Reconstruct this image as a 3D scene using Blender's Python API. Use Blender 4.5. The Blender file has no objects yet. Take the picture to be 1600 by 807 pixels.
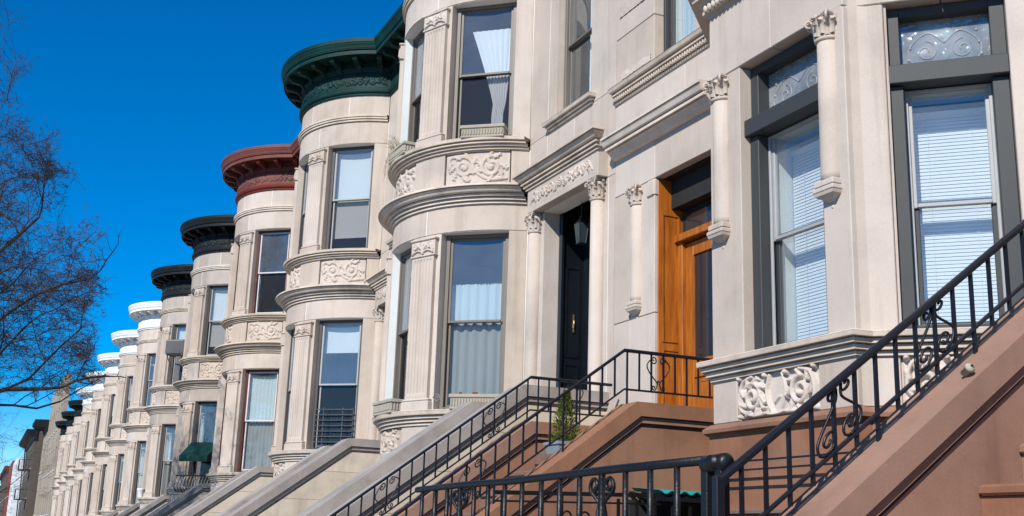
import bpy, math, random
import numpy as np
from mathutils import Vector, Matrix
R = math.radians
rnd = random.Random(7)
S = bpy.context.scene
COL = S.collection

# ------------------------------------------------------------------ camera, world, sun
EYE = 1.15                      # camera height above the pavement
cam = bpy.data.cameras.new("camera"); co = bpy.data.objects.new("camera", cam); COL.objects.link(co)
pit, yaw, rol = R(14.07), R(24.31), R(1.92)
fw = Vector((math.sin(yaw)*math.cos(pit), math.cos(yaw)*math.cos(pit), math.sin(pit)))
r0 = Vector((math.cos(yaw), -math.sin(yaw), 0)); u0 = r0.cross(fw)
rt = r0*math.cos(rol)+u0*math.sin(rol); up = -r0*math.sin(rol)+u0*math.cos(rol)
M3 = Matrix((rt, up, -fw)).transposed()
co.matrix_world = Matrix.Translation((0, 0, EYE)) @ M3.to_4x4()
cam.sensor_width = 36; cam.lens = 1772/1600*36; cam.clip_start = .05; cam.clip_end = 3000
S.camera = co
SUN = Vector((-1, -.76, .90)).normalized()
w = bpy.data.worlds.new("World"); S.world = w; w.use_nodes = True
wn = w.node_tree.nodes; wl = w.node_tree.links
sk = wn.new('ShaderNodeTexSky'); sk.sky_type = 'NISHITA'; sk.sun_disc = False
sk.sun_elevation = math.asin(SUN.z); sk.sun_rotation = math.atan2(SUN.x, SUN.y) % (2*math.pi)
sk.altitude = 0; sk.air_density = 0.7; sk.dust_density = 0.0; sk.ozone_density = 5.0
hs = wn.new('ShaderNodeHueSaturation'); hs.inputs['Saturation'].default_value = 1.50; hs.inputs['Value'].default_value = 1.0
wl.new(sk.outputs[0], hs.inputs['Color']); wl.new(hs.outputs[0], wn['Background'].inputs[0])
wn['Background'].inputs[1].default_value = 0.122
sl = bpy.data.lights.new("sun", 'SUN'); sl.energy = 4.3; sl.angle = R(.53); sl.color = (1, .95, .87)
so = bpy.data.objects.new("sun", sl); COL.objects.link(so)
so.rotation_euler = (-SUN).to_track_quat('-Z', 'Y').to_euler(); so.location = SUN*60
S.view_settings.view_transform = 'Standard'; S.view_settings.look = 'None'
S.view_settings.exposure = .42; S.view_settings.gamma = 1
S.cycles.max_bounces = 8; S.cycles.transparent_max_bounces = 12

# ------------------------------------------------------------------ materials
MATS = {}
def newmat(name):
    m = bpy.data.materials.new(name); m.use_nodes = True; MATS[name] = m
    return m, m.node_tree.nodes, m.node_tree.links, m.node_tree.nodes['Principled BSDF']
def ramp(n, stops):
    r = n.new('ShaderNodeValToRGB'); e = r.color_ramp.elements
    while len(e) < len(stops): e.new(.5)
    for q, (p, c) in zip(e, stops): q.position = p; q.color = (*c, 1)
    return r
def noise(n, l, vec, scale, detail=4, rough=.6, stretch=None):
    if stretch:
        mp = n.new('ShaderNodeMapping'); mp.inputs['Scale'].default_value = stretch; l.new(vec, mp.inputs[0]); vec = mp.outputs[0]
    t = n.new('ShaderNodeTexNoise'); t.inputs['Scale'].default_value = scale
    t.inputs['Detail'].default_value = detail; t.inputs['Roughness'].default_value = rough
    l.new(vec, t.inputs['Vector']); return t.outputs['Fac']
def mix(n, l, a, b, fac, mode='MIX'):
    m = n.new('ShaderNodeMix'); m.data_type = 'RGBA'; m.blend_type = mode
    for s, v in ((m.inputs[6], a), (m.inputs[7], b), (m.inputs[0], fac)):
        if hasattr(v, 'links') or hasattr(v, 'is_output'): l.new(v, s)
        elif isinstance(v, (int, float)): s.default_value = v
        else: s.default_value = (*v, 1)
    return m.outputs[2]
def mapr(n, l, v, a, b, c=0., d=1.):
    m = n.new('ShaderNodeMapRange'); l.new(v, m.inputs[0])
    for i, x in zip((1, 2, 3, 4), (a, b, c, d)): m.inputs[i].default_value = x
    return m.outputs[0]
def surf(name, base, dark=.75, light=1.12, streak=.25, rough=.85, bump=.25, fine=60, stain=None, objvar=.06, spec=.3, coarse=1.3, metal=0):
    m, n, l, b = newmat(name)
    g = n.new('ShaderNodeNewGeometry').outputs['Position']
    c0 = [x*dark for x in base]; c1 = [min(1, x*light) for x in base]
    a = noise(n, l, g, coarse, 6, .65)
    rc = ramp(n, [(.3, c0), (.5, base), (.72, c1)]); l.new(a, rc.inputs[0]); col = rc.outputs[0]
    f = noise(n, l, g, fine, 3, .6)
    col = mix(n, l, col, mix(n, l, col, (.55, .55, .55), 1.0, 'MULTIPLY'), mapr(n, l, f, .35, .8, 0, .2))
    if streak:
        s = noise(n, l, g, 1.0, 5, .7, (5, 5, .35))
        col = mix(n, l, col, mix(n, l, col, (.62, .58, .52), 1.0, 'MULTIPLY'), mapr(n, l, s, .52, .78, 0, streak*2))
    if stain:
        s = noise(n, l, g, .55, 8, .72)
        col = mix(n, l, col, stain, mapr(n, l, s, .56, .7, 0, .6))
    if objvar:
        oi = n.new('ShaderNodeObjectInfo').outputs['Random']
        hv = n.new('ShaderNodeHueSaturation'); l.new(col, hv.inputs['Color']); l.new(mapr(n, l, oi, 0, 1, 1-objvar, 1+objvar), hv.inputs['Value'])
        l.new(mapr(n, l, oi, 0, 1, 1.15, .85), hv.inputs['Saturation']); col = hv.outputs[0]
    l.new(col, b.inputs['Base Color'])
    b.inputs['Roughness'].default_value = rough; b.inputs['Specular IOR Level'].default_value = spec; b.inputs['Metallic'].default_value = metal
    if bump:
        bp = n.new('ShaderNodeBump'); bp.inputs['Strength'].default_value = bump; bp.inputs['Distance'].default_value = .004
        l.new(mix(n, l, f, a, .4), bp.inputs['Height']); l.new(bp.outputs[0], b.inputs['Normal'])
    return m
surf('limestone', (.495, .425, .368), .84, 1.10, .30, stain=(.40, .335, .27), bump=.35, objvar=.075)
surf('limestone_grey', (.40, .35, .31), .78, 1.1, .3, bump=.4)  # darker, slightly greyer limestone for two houses of the row
surf('course_stone', (.56, .48, .40), .74, 1.2, .30, bump=.45, coarse=2.2)
surf('mortar', (.70, .67, .62), .9, 1.05, 0, bump=.1)
surf('stoop_stone', (.56, .485, .39), .68, 1.12, .3, bump=.5, coarse=1.6)
surf('stoop_coping', (.31, .28, .26), .7, 1.2, .2, bump=.5, coarse=1.6)
surf('stoop_panel', (.40, .33, .25), .75, 1.15, .3, bump=.4, stain=(.22, .21, .19))
surf('brownstone', (.268, .135, .085), .72, 1.16, .34, bump=.5, stain=(.19, .125, .095), objvar=.03)
surf('brownstone_coping', (.268, .145, .096), .76, 1.18, .25, bump=.5, stain=(.20, .12, .085), objvar=.03)
surf('brownstone_step', (.17, .11, .09), .7, 1.2, .3)
surf('grey_paint', (.041, .045, .047), .93, 1.06, .05, rough=.55, bump=.08, spec=.3, objvar=.02)
surf('taupe_paint', (.14, .12, .10), .9, 1.1, .08, rough=.5, bump=.08, spec=.5)
surf('charcoal_paint', (.055, .055, .058), .9, 1.1, .05, rough=.45, bump=.08, spec=.5)
surf('oxblood_paint', (.095, .024, .019), .6, 1.3, .25, rough=.6, bump=.3, stain=(.3, .22, .2))
surf('white_sash', (.55, .56, .58), .9, 1.05, .05, rough=.45, bump=.05)
surf('silver_sash', (.33, .335, .34), .9, 1.1, .05, rough=.4, bump=.05)
surf('white_paint', (.78, .79, .80), .9, 1.03, .12, rough=.5, bump=.15)
surf('green_cornice', (.004, .028, .025), .6, 1.6, .3, rough=.6, bump=.3, spec=.25)
surf('red_cornice', (.15, .036, .026), .7, 1.3, .2, rough=.6, bump=.3, stain=(.26, .12, .09))
surf('black_cornice', (.007, .010, .012), .6, 1.5, .3, rough=.6, spec=.25, bump=.3, stain=(.05, .06, .06))
surf('shadow_black', (.02, .02, .02), .6, 1.5, 0, rough=.9)  # near-black that stands in for shade in the door recess and cellar opening
surf('iron', (.008, .009, .014), .7, 1.4, 0, rough=.38, bump=.35, spec=.35, objvar=0, fine=140)
surf('iron_fence', (.006, .007, .010), .7, 1.6, 0, rough=.42, bump=1.0, spec=.35, objvar=0, fine=70)
surf('black_door', (.006, .008, .011), .8, 1.3, 0, rough=.25, bump=.06, spec=.6)
surf('curtain_cloth', (.72, .74, .76), .95, 1.03, 0, rough=.95, bump=0, objvar=0)
surf('blue_curtain', (.50, .57, .58), .95, 1.05, 0, rough=.95, bump=0, objvar=0)
surf('blind_slat', (.74, .76, .78), .98, 1.02, 0, rough=.6, bump=0, objvar=0)
surf('shade_cloth', (.62, .64, .63), .96, 1.03, 0, rough=.9, bump=0, objvar=0)
surf('room', (.10, .09, .08), .8, 1.2, 0, rough=.9, bump=0)
surf('roofing', (.06, .06, .06), .7, 1.3, 0)
surf('planter_stone', (.36, .33, .27), .8, 1.1, .4, stain=(.2, .19, .16))
surf('soil', (.05, .035, .025), .7, 1.4, 0)
surf('turquoise', (.015, .28, .28), .8, 1.1, .1, rough=.4, bump=.1)
surf('awning_green', (.002, .035, .03), .8, 1.2, .1, rough=.7, bump=.1)
surf('asphalt', (.05, .05, .052), .7, 1.3, 0, rough=.9, bump=.6)
surf('concrete', (.30, .29, .27), .75, 1.15, 0, rough=.9, bump=.4)
surf('kerb_stone', (.25, .25, .25), .75, 1.15, 0)
surf('earth', (.09, .075, .055), .7, 1.3, 0)
surf('galvanised', (.22, .22, .22), .7, 1.1, .2, rough=.5, metal=.4)
surf('brass', (.55, .42, .2), .8, 1.1, 0, rough=.35, metal=.9, bump=0)
surf('beige_brick', (.36, .31, .25), .8, 1.15, .3, coarse=.4)
surf('dark_brick', (.10, .085, .072), .8, 1.15, .2, coarse=.4)
surf('red_brick', (.24, .06, .045), .8, 1.2, .2, coarse=.5)
surf('dark_glass', (.02, .025, .03), .8, 1.2, 0, rough=.08, bump=0, spec=.8)
surf('bark', (.055, .045, .038), .6, 1.4, .0, rough=.9, bump=.8, coarse=5, objvar=0)
surf('twig', (.060, .045, .038), .7, 1.3, .0, rough=.9, bump=0, coarse=5, objvar=0)
surf('conifer', (.10, .125, .02), .6, 1.5, 0, rough=.8, bump=0, coarse=14)
surf('dry_grass', (.30, .26, .16), .6, 1.3, 0)
surf('smoked_glass', (.035, .05, .055), .9, 1.1, 0, rough=.2, bump=0, spec=.6)
surf('slate_pot', (.20, .24, .27), .85, 1.1, .2, rough=.6)
def wood_mat():
    m, n, l, b = newmat('orange_wood')
    tc = n.new('ShaderNodeNewGeometry').outputs['Position']
    f = noise(n, l, tc, 3.0, 8, .7, (9, 9, .8)); g2 = noise(n, l, tc, 26, 3, .6, (3, 3, .25))
    rc = ramp(n, [(.25, (.13, .035, .005)), (.5, (.34, .098, .009)), (.78, (.50, .18, .022))]); l.new(f, rc.inputs[0])
    col = mix(n, l, rc.outputs[0], (.22, .06, .01), mapr(n, l, g2, .5, .75, 0, .5))
    l.new(col, b.inputs['Base Color']); b.inputs['Roughness'].default_value = .35
wood_mat()
def glass_mat(name, tint=(.85, .9, .92), base=.16, wav=.0, mixd=(.035, .055)):
    m, n, l, b = newmat(name); out = n['Material Output']; n.remove(b)
    tr = n.new('ShaderNodeBsdfTransparent'); tr.inputs[0].default_value = (*tint, 1)
    gl = n.new('ShaderNodeBsdfGlossy'); gl.inputs['Roughness'].default_value = .01; gl.inputs[0].default_value = (1, 1, 1, 1)
    fr = n.new('ShaderNodeFresnel'); fr.inputs[0].default_value = 1.5
    gn = n.new('ShaderNodeNewGeometry'); g = gn.outputs['Position']
    l.new(mapr(n, l, gn.outputs['Backfacing'], 0, 1, 1.5, 1/1.5), fr.inputs[0])
    f = mapr(n, l, fr.outputs[0], .04, 1, base, 1)
    bp = n.new('ShaderNodeBump'); bp.inputs['Strength'].default_value = 1; bp.inputs['Distance'].default_value = .0012+wav
    l.new(noise(n, l, g, 2.2 if not wav else 22, 2, .4), bp.inputs['Height']); l.new(bp.outputs[0], gl.inputs['Normal'])
    mx = n.new('ShaderNodeMixShader'); l.new(f, mx.inputs[0]); l.new(tr.outputs[0], mx.inputs[1]); l.new(gl.outputs[0], mx.inputs[2])
    df = n.new('ShaderNodeBsdfDiffuse'); df.inputs[0].default_value = (.75, .78, .8, 1)
    m3 = n.new('ShaderNodeMixShader'); l.new(mapr(n, l, noise(n, l, g, 3.5, 5, .7),    .3, .75, mixd[0], mixd[1]), m3.inputs[0]); l.new(mx.outputs[0], m3.inputs[1]); l.new(df.outputs[0], m3.inputs[2])
    l.new(m3.outputs[0], out.inputs[0])
glass_mat('glass', (.93, .96, .97), .075); glass_mat('leaded_glass', (.5, .6, .62), .10, .008, (.10, .34))
def screen_mat():   # lower half covered by a fine insect screen
    m, n, l, b = newmat('screened_glass'); out = n['Material Output']
    b.inputs['Base Color'].default_value = (.014, .014, .013, 1); b.inputs['Roughness'].default_value = .7
    tr = n.new('ShaderNodeBsdfTransparent'); mx = n.new('ShaderNodeMixShader'); mx.inputs[0].default_value = .22
    gl = n.new('ShaderNodeBsdfGlossy'); gl.inputs['Roughness'].default_value = .06; m2 = n.new('ShaderNodeMixShader'); m2.inputs[0].default_value = .03
    l.new(tr.outputs[0], mx.inputs[1]); l.new(b.outputs[0], mx.inputs[2]); l.new(mx.outputs[0], m2.inputs[1]); l.new(gl.outputs[0], m2.inputs[2]); l.new(m2.outputs[0], out.inputs[0])
screen_mat()

# ------------------------------------------------------------------ mesh helpers
class MB:
    def __init__(s): s.v = []; s.f = []; s.sm = []
    def add(s, v, f, smooth=False):
        o = len(s.v); s.v += [tuple(float(c) for c in p) for p in v]; s.f += [tuple(i+o for i in q) for q in f]; s.sm += [smooth]*len(f); return s
    def box(s, x0, x1, y0, y1, z0, z1, c=0.):
        if c <= 0:
            v = [(x, y, z) for z in (z0, z1) for x, y in ((x0, y0), (x1, y0), (x1, y1), (x0, y1))]
            return s.add(v, [(3, 2, 1, 0), (4, 5, 6, 7), (0, 1, 5, 4), (1, 2, 6, 5), (2, 3, 7, 6), (3, 0, 4, 7)])
        c = min(c, (x1-x0)*.45, (y1-y0)*.45, (z1-z0)*.45)
        ring = []
        for z, k in ((z0, c), (z0+c, 0), (z1-c, 0), (z1, c)):
            ring += [(x0+k+(c if not k else c), y0+k, z), (x1-k-c, y0+k, z), (x1-k, y0+k+c, z), (x1-k, y1-k-c, z), (x1-k-c, y1-k, z), (x0+k+c, y1-k, z), (x0+k, y1-k-c, z), (x0+k, y0+k+c, z)]
        f = [tuple(range(7, -1, -1)), tuple(range(24, 32))]
        for r in range(3):
            for i in range(8):
                j = (i+1) % 8; f.append((r*8+i, r*8+j, (r+1)*8+j, (r+1)*8+i))
        return s.add(ring, f)
    def grid(s, P, smooth=False, closed_u=False, flip=False):
        P = np.asarray(P, float); n, m = P.shape[:2]; f = []
        for i in range(n-1):
            for j in range(m if closed_u else m-1):
                k = (j+1) % m; q = (i*m+j, i*m+k, (i+1)*m+k, (i+1)*m+j); f.append(q[::-1] if flip else q)
        return s.add(P.reshape(-1, 3).tolist(), f, smooth)
    def tube(s, pts, r, sides=6, caps=True, smooth=True):
        pts = [Vector(p) for p in pts]; n = len(pts); rr = r if hasattr(r, '__len__') else [r]*n
        rings = []; prev = None
        for i, p in enumerate(pts):
            t = (pts[min(i+1, n-1)]-pts[max(i-1, 0)]); t = t.normalized() if t.length > 1e-9 else Vector((0, 0, 1))
            if prev is None: a = Vector((0, 0, 1)) if abs(t.z) < .9 else Vector((1, 0, 0)); nx = t.cross(a).normalized()
            else:
                nx = prev-t*prev.dot(t); nx = nx.normalized() if nx.length > 1e-6 else t.orthogonal().normalized()
            prev = nx; ny = t.cross(nx)
            rings.append([p+nx*(rr[i]*math.cos(2*math.pi*k/sides))+ny*(rr[i]*math.sin(2*math.pi*k/sides)) for k in range(sides)])
        o = [tuple(q) for rg in rings for q in rg]; f = []
        for i in range(n-1):
            for k in range(sides):
                j = (k+1) % sides; f.append((i*sides+k, i*sides+j, (i+1)*sides+j, (i+1)*sides+k))
        if caps: f += [tuple(range(sides-1, -1, -1)), tuple((n-1)*sides+k for k in range(sides))]
        return s.add(o, f, smooth)
    def bar(s, a, b, w, h=None, c=0):   # rectangular bar from a to b (h is the depth along the vertical-ish side)
        a = Vector(a); b = Vector(b); h = h or w; t = (b-a).normalized()
        sx = t.cross(Vector((0, 0, 1))); sx = Vector((1, 0, 0)) if sx.length < 1e-4 else sx.normalized(); sy = sx.cross(t).normalized()
        v = [tuple(p+sx*(i*w/2)+sy*(j*h/2)) for p in (a, b) for i, j in ((-1, -1), (1, -1), (1, 1), (-1, 1))]
        return s.add(v, [(3, 2, 1, 0), (4, 5, 6, 7), (0, 1, 5, 4), (1, 2, 6, 5), (2, 3, 7, 6), (3, 0, 4, 7)])
    def lathe(s, prof, cx=0, cy=0, seg=16, a0=0, a1=2*math.pi, smooth=True):
        full = abs(a1-a0-2*math.pi) < 1e-6; m = seg if full else seg+1
        P = [[(cx+r*math.cos(a0+(a1-a0)*k/seg), cy+r*math.sin(a0+(a1-a0)*k/seg), z) for k in range(m)] for r, z in prof]
        s.grid(P, smooth, full)
        if full:
            n = len(s.v)-m*len(prof); s.f.append(tuple(n+k for k in range(m-1, -1, -1))); s.sm.append(False)
            n2 = len(s.v)-m; s.f.append(tuple(n2+k for k in range(m))); s.sm.append(False)
        return s
    def prism(s, poly, y0, y1, ax='y'):
        n = len(poly)
        g = (lambda p, y: (p[0], y, p[1])) if ax == 'y' else ((lambda p, y: (y, p[0], p[1])) if ax == 'x' else (lambda p, y: (p[0], p[1], y)))
        v = [g(p, y0) for p in poly]+[g(p, y1) for p in poly]
        return s.add(v, [tuple(range(n)), tuple(range(2*n-1, n-1, -1))]+[(i, (i+1) % n+0, (i+1) % n+n, i+n)[::-1] for i in range(n)])
    def xform(s, M):
        s.v = [tuple(M @ Vector(p)) for p in s.v]; return s
    def mesh(s, name, fix=True):
        me = bpy.data.meshes.new(name); me.from_pydata(s.v, [], s.f); me.polygons.foreach_set('use_smooth', s.sm)
        if fix:
            import bmesh
            b = bmesh.new(); b.from_mesh(me); bmesh.ops.remove_doubles(b, verts=b.verts, dist=1e-5); bmesh.ops.recalc_face_normals(b, faces=b.faces); b.to_mesh(me); b.free()
        me.update(); return me
MESH = {}
def obj(name, mb, mat, parent=None, loc=None, rotz=0, key=None, fix=True, label=None, kind=None, scale=None):
    """one mesh object; key shares the mesh between alike pieces"""
    if key and key in MESH: me = MESH[key]
    else:
        me = (mb() if callable(mb) else mb).mesh(name, fix); me.materials.append(None)
        if key: MESH[key] = me
    o = bpy.data.objects.new(name, me); COL.objects.link(o)
    o.material_slots[0].link = 'OBJECT'; o.material_slots[0].material = MATS[mat]
    if loc is not None: o.location = loc
    o.rotation_euler.z = rotz
    if scale: o.scale = scale
    if parent: o.parent = parent
    if label: o['label'] = label
    if kind: o['kind'] = kind
    return o
def thing(name, label, cat, loc=(0, 0, 0), rotz=0, group=None):
    o = bpy.data.objects.new(name, None); COL.objects.link(o); o.empty_display_size = .2
    o.location = loc; o.rotation_euler.z = rotz; o['label'] = label; o['category'] = cat
    if group: o['group'] = group
    return o
def tag(o, label, cat, group=None):
    o['label'] = label; o['category'] = cat
    if group: o['group'] = group
    return o
def part(name, parent, loc=(0, 0, 0), rotz=0):
    o = bpy.data.objects.new(name, None); COL.objects.link(o); o.location = loc; o.rotation_euler.z = rotz; o.parent = parent; o.empty_display_size = .1
    return o

# ------------------------------------------------------------------ bow geometry (local house frame: x=0 wall plane, -x street, y along street from near party line)
CX, CY, RB = .53, 3.84, 1.70
def bowpt(r, a): return (CX-r*math.cos(a), CY-r*math.sin(a))
def amax(o): return math.acos((CX+o)/(RB+o))
def cblock(a0, a1, z0, z1, ro=RB, ri=1.46, c=.002, seg=None):
    """curved stone block between angles (degrees) with small arrises"""
    a0, a1 = R(a0), R(a1); n = seg or max(2, int(abs(a1-a0)/R(5)))
    e = c/ro; mb = MB()
    def ring(a, k): return [(*bowpt(r, a), z) for r, z in ((ri, z0+k), (ro-c-k, z0+k), (ro-k, z0+c+k), (ro-k, z1-c-k), (ro-c-k, z1-k), (ri, z1-k))]
    P = [ring(a0, c)]+[ring(a0+e+(a1-a0-2*e)*i/n, 0) for i in range(n+1)]+[ring(a1, c)]
    mb.grid(P, False, True); k = len(P)*6
    mb.f += [tuple(range(6)), tuple(range(k-1, k-7, -1))]; mb.sm += [False, False]
    return mb
def sweep_arc(prof, a_fn=amax, n=40, ends=True, a_lim=None):
    """profile [(outward, z)] swept round the bow only"""
    P = []
    m = len(prof)
    for i in range(n+1):
        row = []
        for o, z in prof:
            am = a_lim if a_lim else a_fn(o)
            a = am-2*am*i/n; row.append((*bowpt(RB+o, a), z))
        P.append(row)
    mb = MB(); mb.grid(P, False)
    return mb
def sweep_front(prof, n=40, y1=6.1):
    P = [[(-o, 0, z) for o, z in prof]]
    for i in range(n+1):
        P.append([(*bowpt(RB+o, amax(o)-2*amax(o)*i/n), z) for o, z in prof])
    P.append([(-o, y1, z) for o, z in prof])
    mb = MB(); mb.grid(P, False)
    m = len(prof)
    return mb
def flat(prof, y0, y1, x=0., caps=True, ret=0.):
    """moulding along the street on a flat wall, mitred returns of each profile's own depth"""
    mb = MB(); rows = []
    rows.append([(x, y0-o*ret, z) for o, z in prof]); rows.append([(x-o, y0-o*ret, z) for o, z in prof])
    rows.append([(x-o, y1+o*ret, z) for o, z in prof]); rows.append([(x, y1+o*ret, z) for o, z in prof])
    mb.grid(rows, False)
    if not ret:
        m = len(prof)
    return mb
# ------------------------------------------------------------------ carved relief
def crom(pts, n=8):
    P = np.array(pts, float); P = np.vstack([2*P[0]-P[1], P, 2*P[-1]-P[-2]]); o = []
    for i in range(1, len(P)-2):
        for k in range(n):
            t = k/n; a, b, c, d = P[i-1:i+3]
            o.append(.5*((2*b)+(-a+c)*t+(2*a-5*b+4*c-d)*t*t+(-a+3*b-3*c+d)*t**3))
    o.append(P[-2]); return np.array(o)
def spiral(cx, cy, r0, r1, a0, turns, n=14, d=1):
    k = int(abs(turns)*n)+2
    return [(cx+(r0+(r1-r0)*i/(k-1))*math.cos(a0+d*2*math.pi*turns*i/(k-1)), cy+(r0+(r1-r0)*i/(k-1))*math.sin(a0+d*2*math.pi*turns*i/(k-1))) for i in range(k)]
def leaf(strokes, x, y, ang, L, w, lobes=3):
    c, s_ = math.cos(ang), math.sin(ang)
    strokes.append(([(x+c*L*t, y+s_*L*t) for t in (0, .35, .7, 1)], [w*.35, w*.5, w*.4, w*.12], 1.))
    for i in range(lobes):
        t = .25+.5*i/max(1, lobes-1)
        for sg in (-1, 1):
            a2 = ang+sg*.95; q = L*.36*(1-.4*i/lobes)
            bx, by = x+c*L*t, y+s_*L*t
            strokes.append(([(bx, by), (bx+math.cos(a2)*q, by+math.sin(a2)*q)], [w*.33, w*.13], .85))
def scroll_design(w, h, seed, kind):
    rr = random.Random(seed); st = []
    if kind == 'pair':        # two big volutes with leaves
        for sx, cx, cy, sg in ((1, .27*w, .50*h, 1), (-1, .70*w, .52*h, -1)):
            R0 = .36*h
            st.append((spiral(cx, cy, R0, R0*.12, math.pi*(.6 if sg > 0 else .4), 1.6, d=-sg), [.06*h]*3, .95))
            for k in range(7):
                a = k*.9+rr.random()*.4; leaf(st, cx+R0*.85*math.cos(a), cy+R0*.85*math.sin(a), a+.7*sg, .24*h, .13*h, 2)
            st.append(([(cx, cy), (cx+.01, cy)], [.09*h]*2, 1.2))
        st.append((crom([(.05*w, .12*h), (.3*w, .10*h), (.5*w, .35*h), (.62*w, .85*h), (.9*w, .88*h), (.95*w, .6*h)]), [.05*h]*3, .9))
        for k in range(5): leaf(st, (.1+.2*k)*w, (.12+.7*((k*37) % 10)/10)*h, k*1.3, .2*h, .12*h, 2)
    elif kind == 'vine':      # running undulating vine
        n = max(3, int(w/h*1.1)); pts = [((i/(n*2))*w, (.5+.26*math.sin(i*math.pi/1.0+(.5*math.pi)))*h) for i in range(2*n+1)]
        pts = [(.01*w+x*.98, .5*h+(.27*h if i % 2 else -.27*h)) for i, (x, y) in enumerate(pts)]
        st.append((crom(pts), [.045*h]*3, .9))
        for i in range(1, 2*n):
            x, y = pts[i]; sg = -1 if i % 2 else 1
            st.append((spiral(x, y+sg*.30*h, .17*h, .03*h, -sg*math.pi/2, 1.3, d=sg), [.038*h]*3, .85))
            for k in range(4): leaf(st, x+(rr.random()-.5)*w/n*.6, y+sg*(.15+.3*rr.random())*h, rr.random()*6.3, .2*h, .12*h, 2)
        for i in range(2*n): leaf(st, (i+.5)/(2*n)*w, .5*h+(rr.random()-.5)*.3*h, rr.random()*6.3, .2*h, .11*h, 2)
    elif kind == 'acanthus':  # bold symmetric scrolls either side of a shield
        for sg in (-1, 1):
            X = lambda t: w*(.5+sg*t)
            cx = X(.30)
            st.append((spiral(cx, .47*h, .33*h, .06*h, math.pi/2 if sg > 0 else math.pi/2, 1.5, d=sg), [.075*h]*3, 1.))
            st.append((crom([(X(.12), .06*h), (X(.28), .05*h), (X(.44), .20*h), (X(.47), .5*h), (X(.42), .84*h), (X(.30), .95*h)]), [.06*h]*3, 1.))
            st.append((crom([(X(.08), .92*h), (X(.12), .6*h), (X(.10), .3*h), (X(.05), .08*h)]), [.045*h]*3, .8))
            for k in range(9):
                a = k*.75; leaf(st, cx+.33*h*math.cos(a), .47*h+.33*h*math.sin(a), a+.9*sg, .22*h, .15*h, 2)
            for tx, ty in ((.13, .93), (.47, .95), (.46, .06)): st.append(([(X(tx), ty*h), (X(tx)+.001, ty*h)], [.075*h]*2, 1.3))
        st.append((crom([(.36*w, .08*h), (.5*w, .02*h), (.64*w, .08*h)]), [.05*h]*3, 1.1))
        st.append(([(.47*w, .3*h), (.53*w, .42*h)], [.03*h]*2, .5))
    elif kind == 'cap':       # leafy pilaster capital
        for sg in (-1, 1):
            st.append((spiral(w*(.5+sg*.30), .62*h, .24*h, .04*h, math.pi/2, 1.3, d=sg), [.09*h]*3, 1.))
            leaf(st, w*(.5+sg*.05), .45*h, math.pi/2-sg*1.0, .5*h, .25*h, 2); leaf(st, w*(.5+sg*.42), .1*h, math.pi/2+sg*.3, .5*h, .24*h, 2)
            st.append((crom([(w*(.5+sg*.05), .2*h), (w*(.5+sg*.2), .3*h), (w*(.5+sg*.42), .15*h)]), [.08*h]*3, .9))
        leaf(st, w*.5, .08*h, math.pi/2, .75*h, .3*h, 3)
    return st
def heights(w, h, nx, ny, strokes):
    X, Y = np.meshgrid(np.linspace(0, w, nx), np.linspace(0, h, ny), indexing='ij'); H = np.zeros_like(X)
    for pts, rad, amp in strokes:
        P = np.array(pts, float); L = np.r_[0, np.cumsum(np.hypot(*np.diff(P, axis=0).T))]
        n = max(2, int(L[-1]/(min(rad)*.6))+2); t = np.linspace(0, L[-1], n)
        px = np.interp(t, L, P[:, 0]); py = np.interp(t, L, P[:, 1]); rr = np.interp(t/max(L[-1], 1e-9), np.linspace(0, 1, len(rad)), rad)
        for x, y, r in zip(px, py, rr):
            d = ((X-x)**2+(Y-y)**2)/(r*r); m = d < 1
            H[m] = np.maximum(H[m], amp*np.sqrt(1-d[m]))
    return H
def relief(w, h, kind, seed, depth, fn, res=.008, edge=.012, smooth=True):
    """fn(u, v, out) -> local point.  A carved slab with raised design in a thin raised border"""
    nx, ny = max(12, int(w/res)), max(8, int(h/res)); H = heights(w, h, nx, ny, scroll_design(w, h, seed, kind))
    P = [[fn(w*i/(nx-1), h*j/(ny-1), (H[i, j] if 0 < i < nx-1 and 0 < j < ny-1 else -.25)*depth) for j in range(ny)] for i in range(nx)]
    return MB().grid(P, smooth)

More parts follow.
